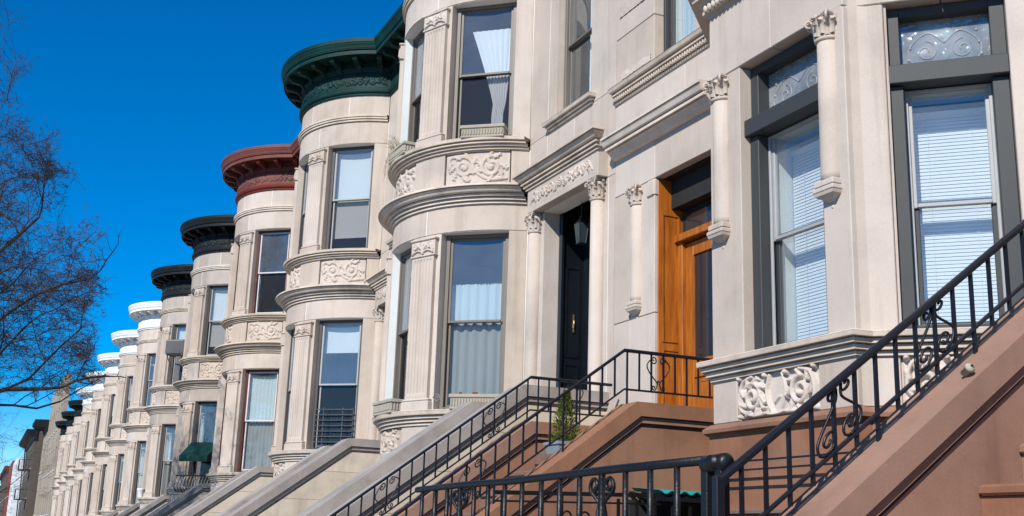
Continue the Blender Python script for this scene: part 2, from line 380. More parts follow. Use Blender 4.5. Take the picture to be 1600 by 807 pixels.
# ------------------------------------------------------------------ capitals and columns
def corinthian(r=.085, h=.25, seed=3, turn=0):
    mb = MB(); mb.lathe([(r*.98, 0), (r*1.16, .012), (r*1.18, .026), (r*1.0, .034), (r*.95, .05), (r*1.0, h*.5), (r*1.25, h*.82)], seg=16)
    for tier, (n, z0, hh, rb, curl) in enumerate(((8, .035, h*.42, r*1.0, .03), (8, h*.24, h*.46, r*1.05, .036), (8, h*.5, h*.32, r*1.12, .03))):
        for k in range(n):
            a = 2*math.pi*(k+.5*(tier % 2))/n+turn; ca, sa = math.cos(a), math.sin(a); rows = []
            for t in (0, .25, .5, .75, .92, 1.0):
                out = rb+.006+curl*t**3+(.012 if t > .9 else 0); z = z0+hh*(t if t < .95 else .90)
                ww = r*.40*(1-.45*abs(t-.45))*(1 if t < .9 else .65)
                rows.append([(ca*(out-.012)-sa*(-ww), sa*(out-.012)+ca*(-ww), z), (ca*out-sa*(-ww*.5), sa*out+ca*(-ww*.5), z-.003), (ca*(out+.012), sa*(out+.012), z), (ca*out-sa*(ww*.5), sa*out+ca*(ww*.5), z-.003), (ca*(out-.012)-sa*ww, sa*(out-.012)+ca*ww, z)])
            mb.grid(rows, True)
    for k in range(4):   # corner volutes
        a = math.pi/4+k*math.pi/2; c, s_ = math.cos(a), math.sin(a); q = r*1.55
        pts = [(c*(q+x)*1., s_*(q+x), h*.80+y) for x, y in spiral(0, 0, .030, .006, -math.pi/2, 1.3, n=10)]
        mb.tube(pts, .010, 5)
        mb.tube([(c*r*1.0, s_*r*1.0, h*.45), (c*r*1.15, s_*r*1.15, h*.7), (c*q, s_*q, h*.80-.03)], .010, 5)
        a2 = k*math.pi/2; mb.tube([(math.cos(a2)*r*1.25, math.sin(a2)*r*1.25, h*.86), (math.cos(a2)*r*1.42, math.sin(a2)*r*1.42, h*.9)], [.022, .014], 8)
    q = r*1.72; n = 6; poly = []
    for k in range(4):   # concave-sided abacus
        a = math.pi/4+k*math.pi/2; b = a+math.pi/2
        p0 = Vector((math.cos(a)*q, math.sin(a)*q)); p1 = Vector((math.cos(b)*q, math.sin(b)*q))
        for t in range(n):
            u = .04+.92*t/(n-1); p = p0.lerp(p1, u); p *= 1-.16*math.sin(math.pi*u); poly.append((p.x, p.y))
    mb.prism([(x*.94, y*.94) for x, y in poly], h*.88, h*.93, 'z'); mb.prism(poly, h*.932, h, 'z')
    return mb
def corbel_mb(r=.09):
    mb = MB(); q = r*1.25
    q = r*1.12; mb.box(-q, q, -q, q, -.045, 0, .008); mb.box(-q*1.08, q*1.08, -q*1.08, q*1.08, -.08, -.048, .006)
    P = [[(q*f*math.cos(a), q*f*math.sin(a), z) for a in [math.pi/4+k*math.pi/2 for k in range(4)]] for f, z in ((1.45, -.08), (1.35, -.10), (.5, -.135), (.42, -.145))]
    mb.grid(P, False, True)
    mb.lathe([(.002, -.19), (.020, -.184), (.024, -.17), (.020, -.157), (.014, -.14)], seg=12)
    return mb
def column(parent, x, y, z0, z1, r=.09, corbel=False, mat='limestone', caph=.26):
    c = part('column', parent, (x, y, z0))
    H = z1-z0
    obj('shaft', lambda: MB().lathe([(r*1.02, 0), (r, .05), (r*.99, (H-caph)*.5), (r*.95, H-caph)], seg=24), mat, c, key=('shaft', round(H, 2), r))
    obj('capital', lambda: corinthian(r*.97, caph), mat, c, (0, 0, H-caph), key=('cap', r, caph))
    if corbel: obj('corbel', lambda: corbel_mb(r), mat, c, key=('corbel', r))
    else: obj('base', lambda: MB().box(-r*1.35, r*1.35, -r*1.35, r*1.35, 0, .09, .008).lathe([(r*1.3, .091), (r*1.32, .12), (r*1.1, .14), (r*1.18, .165), (r*1.0, .18)], seg=24), mat, c, key=('colbase', r))
    return c

# ------------------------------------------------------------------ windows.  local: origin bottom centre of opening, +y... outward is -x', width along y'
def frame_mb(w, h, t, d, x0=0.):
    mb = MB(); c = .004
    mb.box(x0, x0+d, -w/2, -w/2+t, 0, h, c).box(x0, x0+d, w/2-t, w/2, 0, h, c).box(x0+.002, x0+d-.002, -w/2+t, w/2-t, h-t, h-.001, c).box(x0-.012, x0+d-.002, -w/2+t, w/2-t, 0.001, t*.9, c)
    return mb
def pleats(w, h, n, amp, x, gather=None, top=0, ruffle=0, seed=1):
    rr = random.Random(seed); m = n*6; rows = []; ph = [rr.uniform(-.6, .6) for _ in range(m+1)]
    for i in range(m+1):
        u = i/m; col = []
        for j in range(13):
            v = j/12; g = gather(v) if gather else (0, 1)
            yy = w/2-w*(g[0]+(g[1]-g[0])*u)
            zz = h*v
            if ruffle and j == 12: zz += ruffle*abs(math.sin(u*n*9))
            col.append((x+amp*math.sin(2*math.pi*n*u+ph[i]*.7+.3*v)*(.6+.4*(1-v)), yy, zz))
        rows.append(col)
    return MB().grid(rows, True)
def window(parent, w, h, loc, rotz, casing='taupe_paint', sash='taupe_paint', cur=None, t=.05, split=.5, lowglass='glass', key=''):
    """double-hung window; parts are children.  x' axis = into the house"""
    k = ('win', round(w, 3), round(h, 3), t)
    o = obj('window', lambda: frame_mb(w, h, t, .09), casing, parent, loc, rotz, key=k)
    iw = w-2*t; s = .036; zb = t*.9; ih = h-t-zb; zm = zb+ih*split
    obj('upper_sash', lambda: frame_mb(iw, ih*(1-split)+.02, s, .03).xform(Matrix.Translation((.022, 0, zm-.02))), sash, o, key=('us',)+k+(split,))
    obj('lower_sash', lambda: frame_mb(iw, ih*split+.02, s, .03).xform(Matrix.Translation((.056, 0, zb))), sash, o, key=('ls',)+k+(split,))
    obj('pane', lambda: MB().box(.034, .038, -iw/2+s, iw/2-s, zm-.02+s, h-t-s), 'glass', o, key=('up',)+k+(split,))
    obj('pane', lambda: MB().box(.069, .073, -iw/2+s, iw/2-s, zb+s, zm+.02-s), lowglass, o, key=('lp',)+k+(split,))
    X = .13
    if cur == 'cafe':
        obj('curtain', lambda: pleats(iw, ih*.72, 6, .024, X, ruffle=.035), 'blue_curtain', o, (0, 0, zb), label=None, key=('cafe',)+k)
    elif cur == 'tied':
        def g(v):
            if v > .33: q = (v-.33)/.67; return (.62-.44*q**1.15, .86+.14*q)
            return (.62-.10*(.33-v), .80+.1*(.33-v)) if v > .28 else (.60, .82)
        obj('curtain', lambda: pleats(iw, ih*.86, 7, .012, X, gather=g, seed=4), 'curtain_cloth', o, (0, 0, zb), key=('tied',)+k)
    elif cur == 'shade':
        obj('roller_shade', lambda: MB().box(X, X+.004, -iw/2+.04, iw/2-.02, zb+ih*.14, h-t).box(X-.006, X+.006, -iw/2+.04, iw/2-.02, zb+ih*.14-.02, zb+ih*.14), 'shade_cloth', o, key=('shade',)+k)
    elif cur == 'halfshade':
        obj('roller_shade', lambda: MB().box(X, X+.004, -iw/2+.05, iw/2-.02, zb+ih*.77, h-t).box(X-.006, X+.006, -iw/2+.05, iw/2-.02, zb+ih*.77-.02, zb+ih*.77), 'shade_cloth', o, key=('hshade',)+k)
    elif cur == 'drape':
        obj('curtain', lambda: pleats(iw, ih*.93, 5, .02, X+.02, gather=lambda v: (.45, 1.)), 'curtain_cloth', o, (0, 0, zb), key=('drape',)+k)
    elif cur == 'sheer':
        obj('curtain', lambda: pleats(iw, ih*.95, 8, .015, X, seed=9), 'blue_curtain', o, (0, 0, zb), key=('sheer',)+k)
    return o
def blinds(parent, w, h, x, pitch=.0242):
    """venetian blind: every slat a piece, cords, head rail"""
    n = int(h/pitch); mb = MB()
    for i in range(n):
        z = .02+i*pitch
        mb.add([(x-.004, -w/2, z-.0135), (x+.004, -w/2, z+.0135), (x+.004, w/2, z+.0135), (x-.004, w/2, z-.0135), (x-.0025, -w/2, z+.0012), (x-.0025, w/2, z+.0012)], [(0, 4, 5, 3), (4, 1, 2, 5)])
    obj('blind_slats', mb, 'blind_slat', parent, fix=False, kind='stuff')
    mb = MB().box(x-.012, x+.012, -w/2, w/2, h, h+.03)
    for q in (-.28, .28): mb.box(x-.016, x-.0145, w*q-.001, w*q+.001, 0, h)
    obj('blind_cord', mb, 'blind_slat', parent)

# ------------------------------------------------------------------ row house
SEAM = 10.38; W = 6.1; WALLX = 5.9; DROP = .0227
def gz(y): return -DROP*y          # ground height along the street
def pilaster(root, a, z0, z1, key):
    """fluted pilaster on the bow centred at angle a (deg); > base, shaft, capital"""
    aa = R(a); p = part('pilaster', root, (*bowpt(RB-.01, aa), z0), aa); w_ = .455; H = z1-z0
    obj('base', lambda: MB().box(-.075, .02, -w_/2-.02, w_/2+.02, 0, .13, .01).box(-.066, .02, -w_/2-.012, w_/2+.012, .132, .165, .012), 'limestone', p, key='pilbase')
    def shaft():
        ws = .40; ny = 73; zs = [0, .045, .06, .075, .5, 1.0, H-.165-.25-.06, H-.165-.25-.045, H-.165-.25-.03, H-.165-.25]; P = []
        for z in zs:
            mask = 0 if z < .05 or z > H-.165-.25-.035 else (.6 if z < .07 or z > H-.165-.25-.05 else 1)
            row = [(.02, -ws/2, z)]
            for i in range(ny):
                u = i/(ny-1); t = (u-.08)/.84*6; f = t-math.floor(t); g = max(0, 1-((f-.5)/.33)**2) if 0 <= t < 6 else 0
                row.append((-.048+.016*math.sqrt(g)*mask, -ws/2+ws*u, z))
            row.append((.02, ws/2, z)); P.append(row)
        return MB().grid(P, False)
    obj('shaft', shaft, 'limestone', p, (0, 0, .165), key=('pilshaft', round(H, 2)))
    def cap():
        wc = .44; mb = relief(wc, .185, 'cap', 5, .030, lambda u, v, h: (-.052-h, wc/2-u, .028+v), res=.006)
        mb.box(-.066, .02, -wc/2-.008, wc/2+.008, 0, .022, .006).box(-.05, .02, -wc/2, wc/2, .022, .215).box(-.072, .02, -wc/2-.016, wc/2+.016, .216, .248, .008)
        return mb
    obj('capital', cap, 'limestone', p, (0, 0, H-.25), key='pilcap')
def bowpanel(root, a0, a1, z0, z1, kind, seed):
    r = RB-.022; w_ = r*R(a1-a0); am = R(a0); h = z1-z0
    obj('carved_panel', lambda: relief(w_, h, kind, seed, .026, lambda u, v, d: (*bowpt(r+d, R(a1)-u/r), z0+v), res=.0068), 'limestone', root, key=('panel', a0, a1, z0))
def bow_zone(root, angs, z0, z1, ro=RB, mat='limestone', name='stone_block', kz='', mort=None):
    for a0, a1 in zip(angs[:-1], angs[1:]):
        g = R(0)+.005/ro*57.3
        obj(name, lambda: cblock(a0+g, a1-g, z0+.0045, z1-.0045, ro), mat, root, key=('cb', a0, a1, z0, z1, ro))
    if mort is not None:
        for a in angs[1:-1]:
            c = cblock(a-.21, a+.21, z0+.004, z1-.004, ro-.0007, 1.5, .0003, 2); mort.add(c.v, c.f)
        c = cblock(angs[0]+.25, angs[-1]-.25, z0-.004, z1+.004, ro-.012, 1.5, .0003); mort.add(c.v, c.f)
def flat_zone(root, ys, z0, z1, x=0., mat='limestone', mort=None, th=.24, name='stone_block'):
    for y0, y1 in zip(ys[:-1], ys[1:]):
        obj(name, lambda: MB().box(x, x+th, y0+.0048, y1-.0048, z0+.0045, z1-.0045, .002), mat, root, key=('fb', y0, y1, z0, z1, x, th))
    if mort is not None: mort.box(x+.0006, x+th-.02, ys[0]+.008, ys[-1]-.008, z0-.004, z1+.004)
def P_(z, pts): return [(o, z+h) for o, h in pts]
def bands(z, rows, gr=.018, gh=.011, base=-.02):
    """stack of fascias (height, projection[, top projection]) parted by sharp dark grooves"""
    p = [(base, z)]
    for i, r_ in enumerate(rows):
        h, o = r_[0], r_[1]; o2 = r_[2] if len(r_) > 2 else o
        p += [(o, z), (o, z+.004)] if o2 == o else [(o, z)]
        if o2 != o: p += [(o+(o2-o)*t, z+h*(.5-.5*math.cos(math.pi*t))) for t in (.25, .5, .75)]
        p += [(o2, z+h)]; z += h
        if i < len(rows)-1: p += [(o2-gr, z+.001), (o2-gr, z+gh)]; z += gh
    p += [(o2-.01, z+.008), (base, z+.012)]
    return p
SILL_LOW = bands(1.38, [(.028, .022), (.030, .050), (.030, .080), (.052, .118, .135)])
STRING = bands(4.20, [(.028, .03), (.032, .062), (.030, .10), (.055, .145, .20), (.022, .225)])
SILL_UP = bands(4.935, [(.024, .03), (.024, .062), (.026, .098), (.036, .126, .135)], gh=.008)
BELT = bands(7.50, [(.028, .03), (.026, .05), (.028, .062)], gh=.012)
FMOULD = P_(8.0, [(-.02, 0), (.03, .004), (.035, .04), (.06, .05), (.07, .07), (.075, .115), (.018, .125)])
FRIEZE = [(.018, 8.12), (.018, 8.44)]
BED = P_(8.43, [(.018, 0), (.05, .01), (.055, .05), (.075, .06), (.08, .09), (.03, .10)])
SOFFIT = [(.02, 8.50), (.03, 8.665), (.395, 8.665)]
CROWN = P_(8.645, [(.395, .02), (.40, 0), (.415, 0), (.415, .070), (.385, .072), (.385, .09), (.425, .092), (.43, .11), (.437, .115), (.445, .15), (.462, .19), (.468, .215), (.478, .22), (.478, .29), (.44, .305), (-.3, .33)])
def bracket_mb():
    prof = [(.03, 8.43), (-.05, 8.43), (-.085, 8.455), (-.10, 8.50), (-.14, 8.535), (-.24, 8.55), (-.30, 8.555), (-.345, 8.58), (-.36, 8.615), (-.36, 8.664), (.03, 8.664)]
    mb = MB().prism([(x-.0, z) for x, z in prof], -.045, .045); mb.box(-.372, -.0, -.055, .055, 8.645, 8.6635)
    return mb
def room_shell(y0, y1, x1=4.5, x0=.30, bow=True):
    mb = MB(); t = .1
    for z in (1.0, 4.42, 7.9): mb.box(x0, x1, y0, y1, z-.15, z)
    if bow:
        for z in (1.0, 4.42, 7.9): mb.lathe([(1.38, z-.15), (1.38, z)], CX, CY, 24)
    mb.box(x1, x1+t, y0, y1, -1.8, 8.5); mb.box(x0-.06, x1, y0, y0+t, -1.8, 8.5); mb.box(x0-.06, x1, y1-t, y1, -1.8, 8.5)
    return mb
def row_house(k, label, cor, casing, sash, curU, curL, low='glass', stone='limestone', lowU=None):
    dz = -.1385*(k+1); y0 = SEAM+W*(k+1)
    rt_ = thing('row_house', label, 'house', (WALLX, y0, EYE+dz), group='limestone row houses with round bow fronts')
    mo = MB(); st = stone; m_ = mo if 'mort' not in MESH else None
    E_ = 71.7
    # bow masonry, zone by zone
    for z0, z1 in ((-1.75, -.8), (-.8, .15), (.15, 1.08)): bow_zone(rt_, [-E_, -33, -14, 14, 33, E_], z0, z1, mort=m_, mat=st)
    bow_zone(rt_, [-E_, -63.5], 1.08, 1.38, mat=st); bow_zone(rt_, [63.5, E_], 1.08, 1.38, mat=st); bow_zone(rt_, [-34, -13.6], 1.08, 1.38, mat=st); bow_zone(rt_, [13.6, 34], 1.08, 1.38, mat=st)
    for a0, a1, sd in ((-13.3, 13.3, 2), (34.3, 63.2, 3), (-63.2, -34.3, 3)): bowpanel(rt_, a0, a1, 1.085, 1.375, 'pair', sd)
    for za, zb in ((1.56, 3.85), (5.07, 7.08)):
        for a0, a1 in ((-E_, -63.7), (-32.8, -14.5), (14.5, 32.8), (63.7, E_)): bow_zone(rt_, [a0, a1], za, zb, mort=m_, mat=st)
        for a in (-23.65, 23.65): pilaster(rt_, a, za-.01, zb-.04, k)
    bow_zone(rt_, [-E_, -23.6, 23.6, E_], 3.85, 4.22, mort=m_, mat=st); bow_zone(rt_, [-E_, -23.6, 23.6, E_], 7.08, 7.51, mort=m_, mat=st)
    bow_zone(rt_, [-E_, -46, -14, 14, 46, E_], 7.61, 8.02, mort=m_, mat=st)
    for a0, a1 in ((-E_, -63.6), (-32.6, -13.4), (13.4, 32.6), (63.6, E_)): bow_zone(rt_, [a0, a1], 4.40, 4.945, mort=m_, mat=st)
    for a0, a1, sd in ((-13.2, 13.2, 7), (32.9, 63.3, 8), (-63.3, -32.9, 8)):
        bow_zone(rt_, [a0, a1], 4.40, 4.495, mat=st); bow_zone(rt_, [a0, a1], 4.915, 4.945, mat=st); bowpanel(rt_, a0, a1, 4.495, 4.915, 'pair', sd)
    for nm, pr in (('sill_course', SILL_LOW), ('string_course', STRING), ('upper_sill_course', SILL_UP), ('belt_course', BELT)):
        obj(nm, lambda: sweep_arc(pr), 'course_stone', rt_, key=nm)
    # windows of the bow
    for zs, h, cu in ((1.57, 2.28, curL), (5.085, 1.995, curU)):
        up_ = zs > 3
        for a, w_ in ((0, .80), (48.5, .845), (-48.5, .845)):
            aa = R(a); wd = window(rt_, w_, h, (*bowpt(1.535, aa), zs), aa, casing, sash, cu if a else (None if k in (2, 3) else ('drape' if k % 2 else 'sheer')), lowglass=(lowU if up_ and lowU else low))
            obj('window_sill', lambda: MB().box(-.17, .06, -w_/2-.01, w_/2+.01, -.035, .0, .005), st, wd, key=('wsill', w_))
        if k == -1:
            obj('jamb_board', cblock(-14.5, -14.0, zs, zs+h, RB-.016, 1.58, .001), 'shade_cloth', rt_)
    # flat wall: near part with the door
    Y = (0, .14, .50, 1.74, 2.228)
    for z0, z1 in ((-1.75, -.8), (-.8, .15), (.15, 1.10)): flat_zone(rt_, [0, .5, 1.4, 2.228], z0, z1, mort=m_, mat=st); flat_zone(rt_, [5.452, 6.1], z0, z1, mat=st)
    flat_zone(rt_, [0, .14, .50], 1.10, 3.98, mort=m_, mat=st); flat_zone(rt_, [1.74, 2.10, 2.228], 1.10, 3.98, mort=m_, mat=st)
    flat_zone(rt_, [0, .50, 1.74, 2.228], 3.98, 4.38, mort=m_, mat=st); flat_zone(rt_, [0, 1.0, 1.72, 2.228], 4.38, 5.0, mort=m_, mat=st)
    flat_zone(rt_, [0, .60], 5.0, 7.08, mort=m_, mat=st); flat_zone(rt_, [1.50, 1.72, 2.228], 5.0, 7.08, mort=m_, mat=st); flat_zone(rt_, [0, 1.0, 2.228], 7.08, 8.02, mort=m_, mat=st)
    for z0, z1 in ((1.10, 2.6), (2.6, 4.2), (4.2, 5.0), (5.0, 6.5), (6.5, 8.02)): flat_zone(rt_, [5.452, 6.1], z0, z1, mort=m_, mat=st)
    if m_ is not None: MESH['mort'] = True; mo_mesh = obj('pointing', mo, 'mortar', rt_, key='mortmesh')
    else: obj('pointing', None, 'mortar', rt_, key='mortmesh')
    wd = window(rt_, .90, 1.98, (.10, 1.05, 5.10), 0, casing, sash, 'drape' if k < 0 else cu, lowglass='glass', key='w2')
    obj('window_sill', lambda: flat(bands(4.99, [(.022, .03), (.022, .06), (.040, .09, .105)], gh=.009), .56, 1.60, ret=1), 'course_stone', rt_, key='sill2')
    for sg in (-1, 1): obj('caulk_bead', lambda: MB().tube([(-.001, CY+sg*1.6153, 1.1), (-.001, CY+sg*1.6153, 4.2)], .006, 5).tube([(-.001, CY+sg*1.6153, 4.42), (-.001, CY+sg*1.6153, 4.93)], .006, 5).tube([(-.001, CY+sg*1.6153, 5.08), (-.001, CY+sg*1.6153, 7.5)], .006, 5), 'mortar', rt_, key=('bead', sg))
    # entablature over the door
    en = part('door_hood', rt_)
    obj('frieze_block', lambda: MB().box(-.13, .02, .16, 1.98, 3.985, 4.335, .006), st, en, key='enblock')
    obj('carved_panel', lambda: relief(1.62, .235, 'vine', 11, .022, lambda u, v, d: (-.131-d, 1.88-u, 4.035+v), res=.0065), st, en, key='enpanel')
    obj('moulding', lambda: flat(bands(4.285, [(.024, .02), (.026, .045), (.026, .07), (.06, .085, .14), (.024, .16)], base=-.02), .16, 1.98, x=-.13, ret=1), 'course_stone', en, key='enmould')
    column(rt_, -.035, .31, 1.20, 3.985, .088, mat=st); column(rt_, -.035, 1.92, 1.20, 3.985, .088, mat=st)
    d = part('door', rt_, (0, 0, 0))
    def vest():
        mb = MB(); mb.box(.22, .55, 1.70, 1.78, 1.2, 3.98).box(.22, .55, .46, .54, 1.2, 3.98).box(.52, .58, .5, 1.74, 3.45, 3.55).box(.20, .25, 1.66, 1.735, 1.2, 3.98, .01).box(.20, .25, .505, .58, 1.2, 3.98, .01)
        for z0, z1 in ((1.35, 2.1), (2.2, 3.3)):
            for q in (.30, .47): mb.box(q-.012, q+.012, 1.688, 1.702, z0, z1)
            mb.box(.30, .47, 1.688, 1.702, z0-.012, z0+.012).box(.30, .47, 1.688, 1.702, z1-.012, z1+.012)
        return mb
    obj('door_frame', vest, 'black_door', d, key='vest')
    def leaf_mb():
        mb = MB(); y0_, y1_ = .56, 1.68; x = .52
        mb.box(x, x+.05, y0_, y0_+.13, 1.25, 3.44).box(x, x+.05, y1_-.13, y1_, 1.25, 3.44).box(x, x+.05, 1.06, 1.18, 1.25, 3.44)
        for z in (1.25, 2.05, 3.30): mb.box(x+.002, x+.048, y0_+.13, y1_-.13, z, z+.14)
        mb.box(x+.025, x+.04, y0_+.1, y1_-.1, 1.3, 2.1); mb.box(x+.01, x+.03, .74, 1.02, 1.45, 2.0, .01).box(x+.01, x+.03, 1.22, 1.51, 1.45, 2.0, .01)
        return mb
    obj('door_leaf', leaf_mb, 'black_door', d, key='leafm')
    obj('door_handle', lambda: MB().tube([(.40, 1.69, 2.55), (.40, 1.672, 2.56), (.40, 1.672, 2.64), (.40, 1.69, 2.65)], .006, 8).box(.390, .410, 1.682, 1.689, 2.50, 2.72), 'brass', d, key='dh')
    obj('transom_pane', lambda: MB().box(.545, .55, .5, 1.74, 3.55, 3.98), 'dark_glass', d, key='trp'); obj('door_pane', lambda: MB().box(.545, .55, .66, 1.58, 2.19, 3.30), 'dark_glass', d, key='dpn')
    obj('interior', lambda: room_shell(.05, 6.05), 'room', rt_, key='room'); obj('roof', lambda: MB().box(.0, 9, 0, 6.1, 8.85, 8.93).box(8.9, 9, 0.02, 6.08, -1.7, 8.85).box(.3, 8.9, .0, .04, -1.7, 8.85).box(.3, 8.9, 6.06, 6.1, -1.7, 8.85).xform(Matrix.Identity(4)), 'roofing', rt_, key='roof')
    if k < 5: obj('inner_face', lambda: sweep_arc([(-.245, -1.7), (-.245, 1.5)], a_lim=R(68), n=20), 'room', rt_, key='innerf')
    # cornice
    c = part('cornice', rt_)
    for nm, pr in (('frieze_moulding', FMOULD), ('bed_moulding', BED), ('crown_moulding', CROWN)): obj(nm, lambda: sweep_front(pr), cor, c, key='c'+nm)
    obj('frieze', lambda: sweep_front(FRIEZE), cor, c, key='cfr'); obj('soffit', lambda: sweep_front(SOFFIT), cor, c, key='csf')
    rr = RB+.02; aw = R(70)
    obj('scroll_relief', lambda: relief(rr*2*aw, .27, 'vine', 21, .024, lambda u, v, d: (*bowpt(rr+d, aw-u/rr), 8.145+v), res=.010), cor, c, key='cfrr')
    for a in range(-65, 66, 13): obj('bracket', bracket_mb, cor, c, (*bowpt(RB, R(a)), 0), R(a), key='brk')
    for y in (.12, .52, .92, 1.32, 1.72, 5.78): obj('bracket', bracket_mb, cor, c, (0, y, 0), 0, key='brk')
    return rt_
def drop_base(rt_, dz):
    for ch in rt_.children: ch.location.z += dz
    rt_.location.z -= dz
HOUSES = {}
spec = {
 -1: ('nearest round bow-front house, with taupe windows, fluted planters and a hooded black door', 'green_cornice', 'taupe_paint', 'taupe_paint', 'tied', 'cafe'),
 0: ('limestone house with the dark green bracketed cornice and black-framed windows', 'green_cornice', 'charcoal_paint', 'silver_sash', 'shade', 'halfshade'),
 1: ('limestone house with the rust red cornice and dark red window casings', 'red_cornice', 'oxblood_paint', 'white_sash', None, 'sheer'),
 2: ('house with a black cornice, between the red-corniced one and the one with an air conditioner', 'black_cornice', 'grey_paint', 'silver_sash', 'shade', None),
 3: ('limestone house with a black cornice and an air conditioner hanging in its upper bow window', 'black_cornice', 'charcoal_paint', 'silver_sash', 'halfshade', None),
 4: ('nearest of the limestone houses with a white cornice, just beyond the last big black cornice', 'white_paint', 'charcoal_paint', 'silver_sash', 'drape', None),
 5: ('second nearest of the limestone houses with white cornices', 'white_paint', 'charcoal_paint', 'silver_sash', None, 'drape'),
 6: ('middle one of the five limestone houses with white cornices', 'white_paint', 'grey_paint', 'white_sash', 'shade', None),
 7: ('fourth of the five white-corniced limestone houses, second from the far end', 'white_paint', 'charcoal_paint', 'silver_sash', None, None),
 8: ('farthest of the limestone houses with a white cornice, beside the small dark cornices', 'white_paint', 'charcoal_paint', 'silver_sash', None, None),
 9: ('nearest of the three small far houses with dark cornices, next to the last white one', 'black_cornice', 'white_sash', 'white_sash', None, None),
 10: ('middle of the three small far bow-front houses with dark cornices', 'black_cornice', 'charcoal_paint', 'silver_sash', None, None),
 11: ('last bow-front house of the row, with a dark cornice against the tall beige building', 'black_cornice', 'charcoal_paint', 'silver_sash', None, None)}
for k, (lab, cor, cas, sa, cu, cl) in spec.items():
    HOUSES[k] = row_house(k, lab, cor, cas, sa, cu, cl, low='screened_glass' if k in (-1, 0, 1, 2, 3, 5) else 'glass', stone='limestone_grey' if k in (2, 3) else 'limestone')
for k, h in HOUSES.items(): drop_base(h, 1.75)

# ------------------------------------------------------------------ stoops
SL = .734
def stoop(label, X0, Y0, zt, xb, near=(0, .30), far=(1.85, 2.15), wall='stoop_stone', cope='stoop_coping', step='stoop_stone', zg=-1.3, rows=True, group='high stoops up to the parlour doors', do_near=True, drop=.30):
    """local: x=0 house wall, -x street, z relative to eye; zt = top of landing coping"""
    s = thing('stoop', label, 'stoop', (X0, Y0, EYE), group=group); xb0 = xb
    zc = zt-.115
    def xl(z): return xb-(zc-.085*1.24-z)/SL if z < zc-.085*1.24 else xb
    zend = zg+.45; xe = xl(zend)-.05
    for (a, b), on in ((near, do_near), (far, True)):
        if not on: continue
        xb = xb0+(.13 if rows and a == far[0] else 0)
        cw = part('cheek_wall', s); z = zc-.085; i = 0
        obj('neck', MB().prism([(0, zc-.12), (0, zc-.02), (xl(zc)-.02*.36, zc-.02), (xe+.02, zc-.02-(xb-.0-xe-.02)*SL), (xe+.02, zc-.14-(xb-xe-.02)*SL), (xb, zc-.12)], a+.045, b-.045), wall, cw)
        hs = [.30, .42, .42, .42, .42, .42, .42] if rows else [5]
        for h in hs:
            zb = max(zg, z-h)
            if z-zb < .02: break
            e = .002 if rows else 0
            if zb >= zend: poly = [(.0, zb+e), (.0, z-e), (xl(z-e), z-e), (xl(zb+e), zb+e)]
            else:
                poly = [(0, zb+e), (0, z-e), (xl(z-e), z-e)]
                if z > zend: poly += [(xl(zend), zend)]
                poly += [(xe, min(zend, z-e)), (xe, zb+e)]
            obj('stone_block', MB().prism(poly, a, b), wall, cw); z = zb
        f = .05
        for nm, pp, o, t0, t1 in (('fillet', None, .022, -.052, -.008), ('coping_stone', None, f, 0, .115)):
            m1 = MB(); 
            c0, c1 = a-o, b+o; sl = math.hypot(1, SL)
            tA, tB = zc+t0, zc+t1
            # landing part and sloping part meet on the mitre at xb
            k_ = (sl-1)/SL
            lo = (xb-t0*k_, tA); hi = (xb-t1*k_, tB)
            xe2 = xe-.04; zlo = zc-(xb-xe2)*SL
            loE = (xe2, zlo+t0*sl); hiE = (xe2, zlo+t1*sl)
            m1.prism([(0.0, tA), (0.0, tB), hi, lo], c0, c1); obj(nm, m1, cope, s)
            m2 = MB().prism([(lo[0]-.0015, lo[1]-.001), (hi[0]-.0015, hi[1]-.001), hiE, loE], c0, c1); obj(nm, m2, cope, s)
    xb = xb0; ya, yb = near[1], far[0]; zl = zt-drop
    obj('landing', MB().box(xb+.02, 0, ya, yb, zl-.12, zl, .01).box(xb+.1, 0, ya, yb, zg, zl-.13), step, s)
    z = zl-.2; x = xb+.02+(.10 if drop > .35 else 0); i = 0
    key = ('step', round(ya, 2), round(yb, 2))
    while z > zg+.02 and i < 18:
        obj('step', lambda: MB().box(-.29, .08, ya+.002, yb-.002, -.05, 0, .012).box(-.265, .08, ya+.002, yb-.002, -.2, -.052), step, s, (x, 0, z), key=key)
        z -= .2; x -= .2/SL; i += 1
    return s
stoop_labels = ['pale limestone stoop without railings, between the iron-railed brown stoop and the nearest bow front', 'limestone stoop in front of the green-corniced house, beside the nearest bow', 'limestone stoop of the red-corniced house, below its dark red window', 'weathered limestone stoop under the green awning', 'shadow-dappled limestone stoop farther down the row, below the air conditioner', 'small stoop of the nearest white-corniced house', 'stoop of the second white-corniced house']
for i, k in enumerate(range(-1, 6)):
    stoop(stoop_labels[i], WALLX, SEAM+W*(k+1), 1.57-.1385*(k+1), -.95, (.12, .42), (1.80, 2.10), zg=gz(SEAM+W*(k+1))-EYE-.02)
st2 = stoop('brown stone stoop with black iron railings on both sides, leading to the orange wooden door', WALLX, 8.02, 1.145, -1.10, (0, .20), (1.98, 2.20), 'brownstone', 'brownstone_coping', 'brownstone_step', zg=gz(9)-EYE, rows=False)
st3 = stoop('big brown stoop side wall sloping up at the right edge, nearest the camera', WALLX, 1.9, 1.30, -1.12, (0, .30), (1.95, 2.16), 'brownstone', 'brownstone_coping', 'brownstone', zg=gz(3)-EYE, rows=False, drop=.38)

